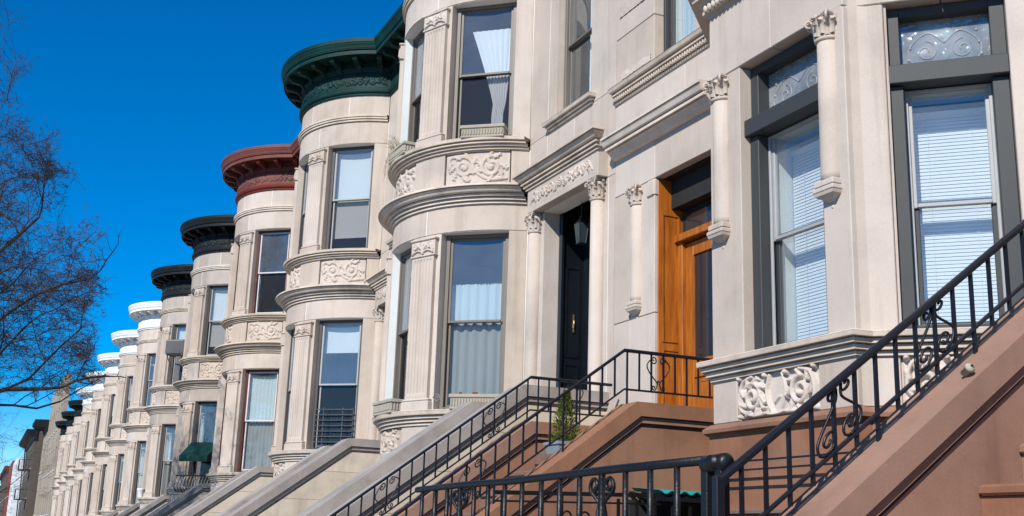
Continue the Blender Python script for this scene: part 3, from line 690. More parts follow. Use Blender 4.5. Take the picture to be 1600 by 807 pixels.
# ------------------------------------------------------------------ iron railings
def heart(h, w, top=True):
    pts = [spiral(-.28*w, .80*h, .04*h, .115*h, math.pi*.2, 1.15, d=-1)]
    out = []
    for sg in (-1, 1):
        sp = spiral(0, 0, .015*w, .15*w, 0, 1.25, n=12, d=1)
        a = [(sg*(-.22*w+x)*-1, .80*h+y) for x, y in sp]
        c = crom([a[-1], (sg*.49*w, .70*h), (sg*.40*w, .50*h), (sg*.10*w, .27*h), (sg*.03*w, .20*h)], 6).tolist()
        sp2 = spiral(0, 0, .11*w, .015*w, math.pi if sg > 0 else 0, 1.2, n=12, d=sg)
        b = [(sg*.20*w+x, .11*h+y) for x, y in sp2]
        out.append([tuple(p) for p in a+c[1:]]); out.append([(sg*.02*w, .30*h), (sg*.05*w, .20*h)]+b)
    return out
def lyre(h, w):
    out = []
    for sg in (-1, 1):
        t = [(sg*(.16*w+x), .86*h+y) for x, y in spiral(0, 0, .015*w, .12*w, math.pi*1.0, 1.1, n=12, d=-1)]
        m = crom([t[-1], (sg*.05*w, .78*h), (sg*.12*w, .66*h), (sg*.42*w, .36*h), (sg*.465*w, .22*h), (sg*.40*w, .09*h), (sg*.24*w, .045*h)], 6).tolist()
        b = [(sg*(.24*w+x), .045*h+.19*w+y) for x, y in spiral(0, 0, .19*w, .03*w, -math.pi/2, 1.3, n=14, d=-1)]
        out.append([tuple(p) for p in t+m[1:]]); out.append(b)
    return out
def stair_rail(label, Y, xb, ztop, zbot, x_end, x_wall, sp, off, motif, mtype, rr=.016, bal=.013, br=.010, low_x=None, subbar=False, mat='iron', loc_z=0):
    """railing in the plane y=Y; break point (xb, ztop); slopes down to x_end, level to x_wall"""
    t = thing('stair_railing', label, 'railing', (xb, Y, EYE+zbot), group='iron stoop railings')
    Z = lambda x, z: (z if x >= xb else z-(xb-x)*SL)
    P = lambda x, z: (x-xb, 0, Z(x, z)-zbot)
    xs = [x_end, xb, x_wall]
    def railbar(zz, w_, h_, nm):
        n = 1; mb = MB(); P2 = []
        for x in xs:
            c = P(x, zz)
            P2.append([(c[0], c[1]+dy*w_/2, c[2]+dz*h_/2) for dy, dz in ((-1, -.55), (-1, .35), (-.6, .9), (0, 1.05), (.6, .9), (1, .35), (1, -.55), (.8, -1), (-.8, -1))])
        mb.grid(P2, False, True); mb.f += [tuple(range(9)), tuple(range(26, 17, -1))]; mb.sm += [False]*2
        obj(nm, mb, mat, t)
    railbar(ztop, rr*2.2, rr*1.8, 'handrail'); railbar(zbot, br*2.6, br*1.6, 'bottom_rail')
    if subbar: railbar(zbot-.062, .014, .008, 'foot_bar')
    x = xb+off; xs2 = []
    while x > x_end+.02: xs2.append(x); x -= sp
    x = xb+off+sp
    while x < x_wall-.02: xs2.append(x); x += sp
    for i, x in enumerate(sorted(xs2, reverse=True)):
        ex = .065 if subbar else .0
        foot = .16 if i % 5 == 2 else ex
        a = P(x, zbot-foot); b = P(x, ztop)
        obj('baluster', MB().bar((a[0], 0, a[2]), (b[0], 0, b[2]-.005), bal), mat, t)
    for mx in motif:
        h = ztop-zbot; sh = SL if mx < xb-.05 else 0
        for ln in mtype(h, sp*(2.15 if mtype is lyre else 1.9)):
            c = P(mx, zbot)
            obj('scroll', MB().tube([(c[0]+u, .0, c[2]+v+u*sh) for u, v in ln], .0058 if rr < .02 else .0072, 5), mat, t)
    a = P(x_end, ztop); g = zbot-(xb-x_end)*SL-.5
    obj('newel', MB().box(a[0]-.02, a[0]+.02, -.02, .02, P(x_end, zbot)[2]-.35, a[2]+.02, .004), mat, t)
    return t
stair_rail('thin black iron railing with heart scrolls along the near edge of the brown stoop', 8.13, 4.73, 1.585, 1.26, 2.75, 5.6, .117, -.09, (5.06, 3.40), heart)
stair_rail('thin black iron railing on the far edge of the brown stoop, against the pale coping', 10.14, 4.83, 1.60, 1.275, 2.7, 5.75, .117, -.03, (5.31, 4.45, 3.40), heart)
R3 = stair_rail('heavy black stair railing with lyre scrolls climbing across the nearest bay window', 4.0, 4.74, 1.715, 1.42, 2.78, 5.85, .1255, -.085, (3.43, 4.02), lyre, rr=.021, bal=.016, br=.012, subbar=True)

# areaway fence in the foreground, parallel to the street
t = thing('iron_fence', 'thick black iron area fence with scrolls in the foreground, ending in a rolled post', 'fence', (2.86, 5.9, gz(5.9)))
def FL(y, z): return (0, y-5.9, z+EYE-gz(5.9))
yy0, yy1 = 4.10, 7.85
def ft(y): return .375-.008*(y-4.1)
obj('top_rail', MB().tube([FL(yy0-.03, ft(yy0)), FL(5, ft(5)+.003), FL(6.2, ft(6.2)-.006), FL(7, ft(7)+.002), FL(yy1, ft(yy1))], .0215, 10), 'iron_fence', t)
obj('bottom_rail', MB().bar(FL(yy0, -.55), FL(yy1, -.60), .03, .015), 'iron_fence', t)
by = [7.742, 7.488, 7.26, 6.795, 6.572, 6.322, 6.08, 5.828, 5.6, 5.371, 4.896, 4.665, 4.435]
for y in by: obj('baluster', MB().tube([FL(y, -.6), FL(y, .1), FL(y, ft(y)-.005)], .0155, 8), 'iron_fence', t)
for y in (7.03, 5.131):
    obj('baluster', MB().tube([FL(y, -.6), FL(y, ft(y)-.005)], .019, 8), 'iron_fence', t)
    for sg in (-1, 1):
        c = ft(y)
        pts = [(sg*(.075+x), c-.075+z) for x, z in spiral(0, 0, .012, .048, 0, 1.1, d=-1)]+[(sg*.02, c-.16), (sg*.09, c-.36), (sg*.15, c-.62)]
        obj('scroll', MB().tube([FL(y+u, z) for u, z in pts], .011, 6), 'iron_fence', t)
for y in (4.19, 4.085): obj('post', MB().box(-.024, .024, FL(y-.024, 0)[1], FL(y+.024, 0)[1], 0.02, FL(y, .36)[2], .004), 'iron_fence', t)
obj('rolled_end', MB().tube([FL(4.22, .35), FL(4.20, .355), FL(4.05, .36), FL(4.035, .36)], [.028, .040, .040, .028], 14).tube([(-.052, FL(4.1, 0)[1], FL(4.1, .36)[2]), (.052, FL(4.1, 0)[1], FL(4.1, .36)[2])], .030, 12), 'iron_fence', t)
tag(obj('area_kerb', MB().box(2.74, 2.98, 4.24, 8.0, -.25, gz(6)+.18, .015), 'brownstone'), 'low brown stone kerb under the foreground area fence', 'kerb')
# gate railing in front of the under-stoop door
t = thing('gate_railing', 'dark iron railing with small scrolls seen behind the foreground fence, below the brown stoop', 'railing', (4.4, 7.6, gz(7.6)))
def GL(x, z): return (x-4.4, 0, z+EYE-gz(7.6))
obj('top_rail', MB().bar(GL(3.35, .345), GL(5.28, .40), .03, .03), 'iron_fence', t); obj('mid_rail', MB().bar(GL(3.35, .285), GL(5.28, .335), .016, .014), 'iron_fence', t)
x = 3.42
while x < 5.28: obj('baluster', MB().bar(GL(x, -.9), GL(x, .345), .02), 'iron_fence', t); x += .16
for cx in (4.02,):
    for sg in (-1, 1): obj('scroll', MB().tube([GL(cx+sg*(.07+u), .20+v) for u, v in spiral(0, 0, .012, .05, 0, 1.2, d=-1)]+[GL(cx+sg*.02, .1), GL(cx+sg*.10, -.2)], .008, 6), 'iron_fence', t)
# thin two-bar rail on the bay base
t = thing('area_handrail', 'thin double iron bar running along the brown base of the nearest bay', 'railing', (4.6, 6.0, gz(6)))
for z in (.575, .517): obj('bar', MB().bar((0, -.9, z+EYE-gz(6)), (0, .72, z+EYE-gz(6)), .012), 'iron', t)
obj('post', MB().bar((0, .70, 0), (0, .70, .58+EYE-gz(6)), .02), 'iron', t); obj('post', MB().bar((0, -.88, 0), (0, -.88, .58+EYE-gz(6)), .02), 'iron', t)

# ------------------------------------------------------------------ house with the orange door and the angular bay
H2 = thing('row_house', 'limestone house with an angular bay of grey-framed windows and an orange wooden door', 'house', (WALLX, 4.28, EYE))
def fpart(name, o, a, x0, x1, t0, t1, z0, z1, mat='limestone', c=.006, parent=None):
    """block in a facet frame: o = facet origin (local xy), a = outward angle, t runs along the facet, x0 < 0 is proud of the face"""
    return obj(name, MB().box(x0, x1, t0, t1, z0, z1, c), mat, parent or H2, (o[0], o[1], 0), R(a))
OF = (-1.15, 1.08); LF = 1.52; ON = (-.30, .30); LN = 1.09; OA = (-1.15, 2.60); LA = 1.62
FAC = ((OF, 0, LF), (ON, 45, LN), (OA, -45, LA))
g = .003
for o, a, L in FAC:
    ex = .11 if a == 45 else 0
    sm = 'limestone'
    # panel zone
    if a == 0: ts = [0, .36, 1.23, L]
    elif a == 45: ts = [0, .20, .90, L]
    else: ts = [0, .4, 1.2, L]
    for i, (t0, t1) in enumerate(zip(ts[:-1], ts[1:])):
        if i == 1:
            fpart('stone_block', o, a, .03, .25, t0+g, t1-g, .87, 1.19)
            w_ = t1-t0-.02; obj('carved_panel', relief(w_, .30, 'acanthus', 3, .042, lambda u, v, d: (.022-d, w_-u, v), res=.0055), 'limestone', H2, (o[0]+math.sin(R(a))*-(t0+.01), o[1]+math.cos(R(a))*(t0+.01), .878), R(a))
        else: fpart('stone_block', o, a, 0, .25, t0+g, t1-g, .87, 1.19)
    # piers and lintels
    op = (.26, 1.14) if a == 0 else ((.17, .90) if a == 45 else (.40, 1.25))
    for z0, z1 in ((1.30, 3.51), (5.15, 7.4)):
        fpart('stone_block', o, a, 0, .26, 0, op[0]-g, z0+g, z1-g); fpart('stone_block', o, a, 0, .26, op[1]+g, L, z0+g, z1-g)
    fpart('stone_block', o, a, 0, .26, 0, L*.5-g, 3.51+g, 4.06); fpart('stone_block', o, a, 0, .26, L*.5+g, L, 3.51+g, 4.06)
    fpart('stone_block', o, a, 0, .26, 0, L, 4.27, 5.15); fpart('stone_block', o, a, 0, .26, 0, L, 7.4+g, 8.2)
# corner return between the front pier and the near facet
obj('stone_block', MB().prism([(-1.149, 1.10), (-1.149, 1.30), (-.9, 1.3), (-.9, .95), (-1.05, 1.052)], .872, 4.06, 'z'), 'limestone', H2)
obj('stone_block', MB().prism([(-1.149, 1.10), (-1.149, 1.30), (-.9, 1.3), (-.9, .95), (-1.05, 1.052)], 4.27, 8.2, 'z'), 'limestone', H2)
def poly_sweep(prof, path):
    """moulding swept along a plan polyline (outward is to the left going from far to near)"""
    n = len(path); P = []
    for i, p in enumerate(path):
        p = Vector(p); d0 = (Vector(path[i])-Vector(path[i-1])).normalized() if i else None; d1 = (Vector(path[i+1])-Vector(path[i])).normalized() if i < n-1 else None
        n0 = Vector((d0.y, -d0.x)) if d0 else None; n1 = Vector((d1.y, -d1.x)) if d1 else None
        if n0 is None: m = n1
        elif n1 is None: m = n0
        else: m = (n0+n1); m = m/(m.dot(n0))
        P.append([(p.x+m.x*o, p.y+m.y*o, z) for o, z in prof])
    return MB().grid(P, False)
BAYP = [(0.0, 3.75), (-1.15, 2.60), (-1.15, 1.08), (-1.07, 1.07), (-.30, .30), (-.30, 0)]
BAYP = BAYP[::-1]
def outw(prof): return [(-o, z) for o, z in prof]
SC = bands(1.175, [(.024, .02), (.028, .05), (.026, .08), (.030, .112, .118)], gh=.009)
CN = P_(4.05, [(-.03, 0), (.015, .002), (.018, .03), (.05, .034), (.05, .04)])+P_(4.05, [(.05, .09), (.08, .10), (.09, .125), (.125, .13), (.13, .165), (.16, .175), (.175, .21), (.18, .225), (-.03, .235)])
S2 = bands(4.76, [(.028, .02), (.036, .03), (.028, .075), (.045, .10, .125)], gh=.009)
obj('sill_course', poly_sweep(outw(SC), BAYP), 'course_stone', H2)
obj('base_ledge', poly_sweep(outw([(-.1, .795), (.075, .80), (.08, .825), (.02, .865), (-.1, .87)]), BAYP), 'brownstone_coping', H2)
obj('base_wall', poly_sweep(outw([(.03, -1.6), (.03, .81)]), BAYP), 'brownstone', H2)
obj('bay_cornice', poly_sweep(outw(CN), BAYP), 'course_stone', H2)
obj('upper_sill_course', poly_sweep(outw(P_(5.10, [(0, 0), (.06, .01), (.07, .08), (0, .09)])), BAYP), 'course_stone', H2)
# egg and dart row under the bay cornice
for o, a, L in FAC[:2]:
    mb = MB(); t = .02
    while t < L:
        mb.lathe([(.004, 4.082), (.016, 4.09), (.022, 4.11), (.020, 4.13), (.012, 4.145)], -.062, t, 8); t += .052
    obj('egg_moulding', mb, 'course_stone', H2, (*o, 0), R(a), kind='stuff')
def bay_window(o, a, t0, t1, z0, z1, key, bl=True):
    w_ = t1-t0; tc = (t0+t1)/2; aa = R(a); h = z1-z0; ztr = 2.955 if z0 < 3 else 6.8
    loc = (o[0]-math.sin(aa)*tc+math.cos(aa)*.085, o[1]+math.cos(aa)*tc+math.sin(aa)*.085, z0)
    wd = obj('window', MB().box(0, .14, -w_/2, -w_/2+.10, 0, ztr-z0-.004, .005).box(0, .14, w_/2-.10, w_/2, 0, ztr-z0-.004, .005).box(.002, .12, -w_/2+.10, w_/2-.10, 0, .07, .005).box(-.02, .13, -w_/2, w_/2, .0, .02, .004)
             .box(.015, .16, -w_/2+.0, -w_/2+.09, ztr-z0+.135, h, .004).box(.015, .16, w_/2-.09, w_/2, ztr-z0+.135, h, .004).box(.017, .158, -w_/2+.09, w_/2-.09, h-.06, h, .004), 'grey_paint', H2, loc, aa)
    obj('transom_bar', MB().box(-.05, .16, -w_/2-.004, w_/2+.004, ztr-z0, ztr-z0+.13, .006), 'grey_paint', wd)
    obj('stained_pane', MB().box(.115, .12, -w_/2+.09, w_/2-.09, ztr-z0+.12, h-.05), 'leaded_glass', wd)
    # leaded figure: scrolls of came and clear beads standing on the glass
    hw = w_/2-.11; hh = h-.08-(ztr-z0+.13); mb = MB(); zc_ = ztr-z0+.13
    for sg in (-1, 1):
        for pts in (spiral(sg*hw*.45, hh*.40, hh*.22, hh*.05, math.pi/2, 1.3, d=sg), crom([(sg*hw*.08, hh*.12), (sg*hw*.35, hh*.10), (sg*hw*.8, hh*.2), (sg*hw*.85, hh*.5), (sg*hw*.4, hh*.78), (0, hh*.55)])):
            mb.tube([(.113, y, zc_+z) for y, z in pts], .0032, 5)
        for z in (.25, .5, .75): mb.lathe([(.001, zc_+hh*z-.012), (.010, zc_+hh*z), (.001, zc_+hh*z+.012)], .113, sg*hw*(.93-.2*z), 8)
    obj('lead_scroll', mb, 'silver_sash', wd)
    iw = w_-.20; ih = ztr-z0-.06; zm = .07+(ih-.01)*.505
    obj('storm_frame', frame_mb(iw, ztr-z0-.07, .022, .02).xform(Matrix.Translation((.085, 0, .065))), 'silver_sash', wd)
    iw -= .03
    obj('upper_sash', frame_mb(iw, ztr-z0-zm+.02, .030, .03).xform(Matrix.Translation((.105, 0, zm-.02))), 'silver_sash' if bl else 'grey_paint', wd)
    obj('lower_sash', frame_mb(iw, zm-.07+.03, .038, .03).xform(Matrix.Translation((.125, 0, .07))), 'grey_paint', wd)
    obj('pane', MB().box(.118, .121, -iw/2+.02, iw/2-.02, zm, ztr-z0), 'glass', wd); obj('pane', MB().box(.138, .141, -iw/2+.02, iw/2-.02, .10, zm), 'glass', wd)
    if bl: blinds(wd, iw-.02, ztr-z0-.06-.02-.045, .29)
    obj('jamb_lining', MB().box(.15, .36, iw/2-.0, iw/2+.03, 0, ztr-z0).box(.15, .36, -iw/2-.03, -iw/2, 0, ztr-z0).box(.15, .36, -iw/2, iw/2, ztr-z0-.01, ztr-z0+.02).box(.15, .36, -iw/2, iw/2, -.02, .015), 'shade_cloth', wd)
    return wd
bay_window(OF, 0, .26, 1.14, 1.305, 3.505, 'f'); bay_window(ON, 45, .17, .90, 1.305, 3.505, 'n'); bay_window(OA, -45, .40, 1.25, 1.305, 3.505, 'a')
bay_window(OF, 0, .26, 1.14, 5.19, 7.39, 'f2', False); bay_window(ON, 45, .17, .90, 5.19, 7.39, 'n2', False)
for t in (.165, 1.375): # front facet colonnettes on corbels
    column(H2, -1.15+.018, 1.08+t, 2.335, 3.50, .082, corbel=True, caph=.20)
# flat wall with the orange door
def fl(y0, y1, z0, z1, x=0., mat='limestone', th=.26, name='stone_block'): return obj(name, MB().box(x, x+th, y0+g, y1-g, z0+g, z1-g, .006), mat, H2)
fl(3.75, 6.1, -1.6, .95, mat='brownstone'); fl(5.27, 5.75, .95, 2.28); fl(5.75, 6.1, .95, 2.28); fl(5.27, 5.75, 2.28, 3.69); fl(5.75, 6.1, 2.28, 3.69); fl(3.72, 4.05, .95, 3.69)
fl(3.6, 5.27, 3.69, 4.12, th=.10); fl(5.27, 6.1, 3.69, 4.12); fl(3.2, 4.7, 4.12, 4.78); fl(4.7, 6.1, 4.12, 4.78)
fl(5.29, 6.1, 4.95, 5.55); fl(5.29, 6.1, 5.55, 6.3); fl(5.29, 6.1, 6.3, 8.2); fl(3.0, 4.52, 4.95, 8.2); fl(4.52, 5.29, 7.0, 8.2)
obj('dressed_patch', MB().grid([[(-.006-.010*rnd.random(), 5.35+.6*i/24, 5.03+.09*j/6) for j in range(7)] for i in range(25)], True), 'limestone', H2)
obj('dressed_patch', MB().grid([[(-.006-.010*rnd.random(), 5.42+.6*i/24, 5.80+.14*j/6) for j in range(7)] for i in range(25)], True), 'limestone', H2)
obj('soffit_shade_board', MB().box(.101, .34, 4.05, 5.27, 3.68, 4.1).box(.19, .31, 4.052, 5.268, 3.38, 3.676), 'shadow_black', H2)  # soffit, plus an added black board that darkens the top of the recess
obj('door_cornice', flat(bands(4.10, [(.075, .03, .13), (.030, .155), (.062, .17, .205), (.022, .215)]), 4.15, 6.06), 'course_stone', H2)
obj('window_sill', flat(S2, 4.15, 6.07), 'course_stone', H2)
mb = MB(); y = 4.2
while y < 6.05: mb.box(-.060, -.02, y, y+.022, 4.797, 4.832); y += .045
obj('dentils', mb, 'course_stone', H2, kind='stuff')
window(H2, .80, 2.03, (.12, 4.905, 4.97), 0, 'grey_paint', 'grey_paint', 'sheer', key='h2w')
column(H2, .02, 5.62, 2.45, 3.69, .085, corbel=True, caph=.22); column(H2, .02, 3.90, 2.45, 3.69, .085, corbel=True, caph=.22)
obj('door_mantel_cap', MB().box(-.02, .20, 5.26, 5.42, 3.50, 3.69, .02), 'limestone', H2)
dr = part('door', H2)
mb = MB().box(.035, .34, 5.255, 5.29, .90, 3.69, .004).box(.035, .34, 4.03, 4.065, .90, 3.69, .004)
for z0, z1 in ((1.05, 1.9), (2.0, 3.3)): mb.box(.08, .095, 5.245, 5.256, z0, z1).box(.27, .285, 5.245, 5.256, z0, z1).box(.08, .285, 5.245, 5.256, z0-.012, z0).box(.08, .285, 5.245, 5.256, z1, z1+.012)
obj('door_jamb', mb, 'orange_wood', dr)
obj('door_frame', MB().box(.26, .36, 5.17, 5.254, .90, 3.10, .006).box(.26, .36, 4.066, 4.15, .90, 3.10, .006).box(.22, .36, 4.066, 5.253, 3.02, 3.10, .008).box(.262, .355, 4.07, 5.25, 3.62, 3.69), 'orange_wood', dr)
obj('transom_pane', MB().box(.32, .325, 4.07, 5.25, 3.10, 3.62), 'dark_glass', dr)
mb = MB().box(.30, .345, 5.03, 5.168, .92, 3.0, .005).box(.30, .345, 4.152, 4.29, .92, 3.0, .005)
for z0, z1 in ((.92, 1.14), (1.62, 1.80), (2.86, 3.0)): mb.box(.302, .343, 4.29, 5.03, z0, z1, .004)
mb.box(.318, .33, 4.28, 5.04, 1.1, 1.65).box(.306, .33, 4.40, 4.92, 1.2, 1.57, .012)
for q in (5.03, 4.275): mb.box(.292, .302, q, q+.015, 1.80, 2.86)
obj('door_leaf', mb, 'orange_wood', dr)
obj('door_pane', MB().box(.322, .328, 4.28, 5.04, 1.78, 2.88), 'dark_glass', dr)
obj('door_handle', MB().tube([(.30, 4.22, 1.86), (.25, 4.22, 1.86), (.25, 4.22, 2.0), (.30, 4.22, 2.02)], .012, 8), 'brass', dr)
obj('interior', MB().box(-.6, 4.5, .6, 3.2, 1.0, 1.15).box(-.6, 4.5, .6, 3.2, 4.2, 4.35).box(4.5, 4.6, 0, 6.1, -1.5, 8.2).box(.35, 4.5, 0, .06, -1.5, 8.2).box(.35, 4.5, 6.0, 6.07, -1.5, 8.2).box(-.05, 4.5, 3.40, 3.46, 1.0, 8).box(.4, 4.5, 0, 6.1, 8.1, 8.18), 'room', H2)
fpart('stone_block', (-.30, 0), 0, 0, .3, 0, .30, .87, 8.2)
fpart('base_wall', (-.30, 0), 0, 0, .3, 0, .30, -1.6, .86, 'brownstone')
# next house to the right, only its door wall
H3 = thing('row_house', 'limestone house wall just out of view past the big right-hand brown stoop', 'house', (WALLX, -1.82, EYE))
for y0, y1, z0, z1 in ((5.6, 6.1, 1.0, 4), (3.7, 4.3, 1.0, 4), (3.7, 6.1, 4, 6), (3.7, 6.1, 6, 8.4), (0, 3.7, 1.0, 4), (0, 3.7, 4, 8.4)): obj('stone_block', MB().box(0, .26, y0+g, y1-g, z0+g, z1-g, .006), 'limestone', H3)
obj('base_wall', MB().box(0, .26, 0, 6.1, -1.4, 1.0), 'brownstone', H3); obj('door_leaf', MB().box(.3, .36, 4.3, 5.6, 1.0, 4.0).box(.28, .3, 4.5, 5.4, 1.2, 3.0, .01), 'black_door', H3)
obj('roof', MB().box(0.02, 9, 0, 6.1, 8.41, 8.5), 'roofing', H3)
for h in (H2, H3): drop_base(h, 1.2)

# ------------------------------------------------------------------ small things on the row
def planter(label, a, zb, w_, h, seed, plant=None):
    aa = R(a); dz = 0
    t = thing('window_planter', label, 'planter', (WALLX+bowpt(RB+.0, aa)[0], SEAM+bowpt(RB, aa)[1], EYE+zb), aa, 'fluted stone window boxes')
    d = .20; x0 = -.13
    mb = MB().box(x0, x0+d, -w_/2, w_/2, .012, h-.03, .006).box(x0-.015, x0+d+.01, -w_/2-.02, w_/2+.02, h-.045, h, .006).box(x0-.006, x0+d, -w_/2-.008, w_/2+.008, .0, .03, .004)
    n = int(w_/.036)
    for i in range(n):
        y = -w_/2+w_*(i+.5)/n; mb.box(x0-.012, x0+.001, y-.010, y+.010, .035, h-.055, .005)
    for i in range(5): x = x0+d*(i+.5)/5; mb.box(x-.01, x+.01, -w_/2-.010, -w_/2+.001, .035, h-.055, .004)
    obj('trough', mb, 'planter_stone', t); obj('soil', MB().box(x0+.015, x0+d-.015, -w_/2+.02, w_/2-.02, h-.01, h+.003), 'soil', t)
    if plant == 'grass':
        rr = random.Random(seed); mb = MB()
        for i in range(46):
            y = w_/2-.02-rr.random()*w_*.5; dx = -rr.uniform(.02, .22); dy = rr.uniform(.0, .22); hh = rr.uniform(.05, .24)
            mb.tube([(x0+.05, y, h), (x0+.05+dx*.4, y+dy*.4, h+hh*.75), (x0+.05+dx, y+dy, h+hh)], [.0022, .0018, .0008], 3)
            if i % 3 == 0: mb.tube([(x0+.02, y, h), (x0-.05, y+.02, h-.1), (x0-.04+dx*.3, y+.03, h-.28-hh)], [.002, .0015, .0008], 3)
        obj('dry_stems', mb, 'dry_grass', t)
    if plant == 'flowers':
        mb = MB()
        for y in (.20, .0, .03): mb.lathe([(.002, h), (.022, h+.012), (.018, h+.03), (.002, h+.035)], x0+.06, y, 6)
        obj('red_blossom', mb, 'red_brick', t)
    return t
planter('fluted planter below the curtained lower bow window, nearest the black door', 53.0, 1.555, .62, .185, 1, 'flowers')
planter('small fluted planter under the narrow lower bow window, left of the fluted pilaster', 2.5, 1.555, .60, .18, 2)
planter('fluted planter under the upper window with the tied white curtain', 51.5, 5.065, .56, .17, 3)
planter('small planter with dry grass spilling out on the upper bow ledge', 1.5, 5.065, .58, .17, 4, 'grass')
# scroll bracket of wrought iron beside the lower planter
tag(obj('curled_bracket', MB().tube([(0, y, z) for y, z in spiral(0, 0, .055, .008, 0, 1.6)]+[(0, 0, 0)], .007, 5), 'galvanised', None, (WALLX+bowpt(1.80, R(36.5))[0], SEAM+bowpt(1.8, R(36.5))[1], EYE+1.70), R(36)), 'small curled metal bracket beside the lower fluted planter', 'bracket')
# window guard on the next house
t = thing('window_guard', 'horizontal black bars guarding the lower window of the green-corniced house', 'window guard', (WALLX+bowpt(1.60, R(48.5))[0], SEAM+W+bowpt(1.60, R(48.5))[1], EYE-.14+1.62), R(48.5))
for i in range(7): obj('bar', MB().box(-.01, .01, -.36, .36, .08+i*.093, .094+i*.093), 'charcoal_paint', t, key='gbar%d' % i)
for y in (-.36, .2, -.16, .36): obj('upright', MB().box(.01, .022, y-.008, y+.008, .0, .68), 'charcoal_paint', t)
# air conditioner
k = 3; c = bowpt(1.72, R(49)); t = thing('air_conditioner', 'silver air conditioner on a bracket sticking out of an upper bow window', 'air conditioner', (WALLX+c[0], SEAM+W*(k+1)+c[1], EYE-.1385*(k+1)+6.02), R(49))
obj('casing', MB().box(-.42, .12, -.33, .33, 0, .46, .02).box(-.435, -.42, -.30, .30, .03, .43), 'galvanised', t)
mb = MB()
for i in range(11): mb.box(-.445, -.434, -.29, .29, .05+i*.034, .062+i*.034)
obj('grille', mb, 'roofing', t); obj('side_vent', MB().box(-.34, -.14, -.338, -.33, .06, .40).box(-.10, .08, -.338, -.33, .06, .40), 'roofing', t)
for y in (-.28, .28): obj('support_bracket', MB().bar((-.40, y, -.015), (.12, y, -.015), .03).bar((-.36, y, -.02), (.0, y, -.45), .025), 'galvanised', t)
# green door awning and iron basket of the fourth house
k = 2; y0 = SEAM+W*(k+1); dz = EYE-.1385*(k+1)
ax = bowpt(1.66, R(48)); t = thing('window_awning', 'dark green fabric awning over a shaded lower bow window far down the row', 'awning', (WALLX+ax[0], y0+ax[1], dz+2.25), R(48))
t.scale = (.85, .85, .8)
obj('canvas', MB().prism([(.0, .62), (-.62, .12), (-.62, -.06), (-.60, -.06), (-.60, .10), (.0, .58)], -.50, .50).prism([(.0, .60), (-.60, .11), (-.60, -.02), (0, .0)], -.50, -.49).prism([(.0, .60), (-.60, .11), (-.60, -.02), (0, .0)], .49, .50), 'awning_green', t)
obj('frame_bar', MB().bar((-.6, -.48, -.03), (-.6, .48, -.03), .02).bar((0, -.48, 0), (-.6, -.48, -.03), .02), 'iron', t)
t = thing('balcony_basket', 'bellied iron window basket with pale balusters below the green awning', 'balcony', (WALLX+ax[0], y0+ax[1], dz+1.45), R(48))
for i in range(13):
    y = -.54+i*.09; obj('baluster', lambda: MB().tube([(-.34, 0, .0), (-.46, 0, .10), (-.42, 0, .26), (-.36, 0, .38)], [.016, .024, .018, .014], 6), 'planter_stone', t, (0, y, 0), key='bbal')
obj('rail', MB().bar((-.36, -.56, .39), (-.36, .56, .39), .035).bar((-.36, -.56, .39), (.2, -.56, .39), .03).bar((-.36, .56, .39), (.2, .56, .39), .03), 'iron', t); obj('floor_grid', MB().box(-.40, .1, -.56, .56, -.03, 0), 'iron', t)
k = 3; c = bowpt(1.75, R(5)); tag(obj('white_pot', MB().lathe([(.09, 0), (.10, .02), (.13, .24), (.14, .25), (.14, .28), (.12, .28)], seg=12), 'white_paint', None, (WALLX+c[0], SEAM+W*(k+1)+c[1], EYE-.1385*4+1.55)), 'small white flowerpot on the shaded lower ledge far down the row', 'flowerpot')
# lantern
t = thing('hanging_lantern', 'grey metal lantern hanging in the shadow above the black door', 'lantern', (6.10, 11.52, EYE+3.47))
P = [[(f*.075*math.cos(R(45+90*k)), f*.075*math.sin(R(45+90*k)), z) for k in range(4)] for f, z in ((.75, 0), (1.15, .24), (1.2, .245), (.3, .31))]
obj('glass_body', MB().grid(P[:2], False, True), 'smoked_glass', t); m_ = MB().grid(P[2:], False, True).box(-.05, .05, -.05, .05, -.012, .0).lathe([(.025, .30), (.03, .33), (.012, .35)], seg=8).tube([(0, 0, .34), (0, 0, .60)], .007, 6)
for k in range(4):
    a, b = P[0][k], P[1][k]; m_.bar(a, b, .010)
obj('cage', m_, 'iron', t); obj('ceiling_rose', MB().lathe([(.05, .56), (.04, .60), (.01, .61)], seg=12), 'brass', t)
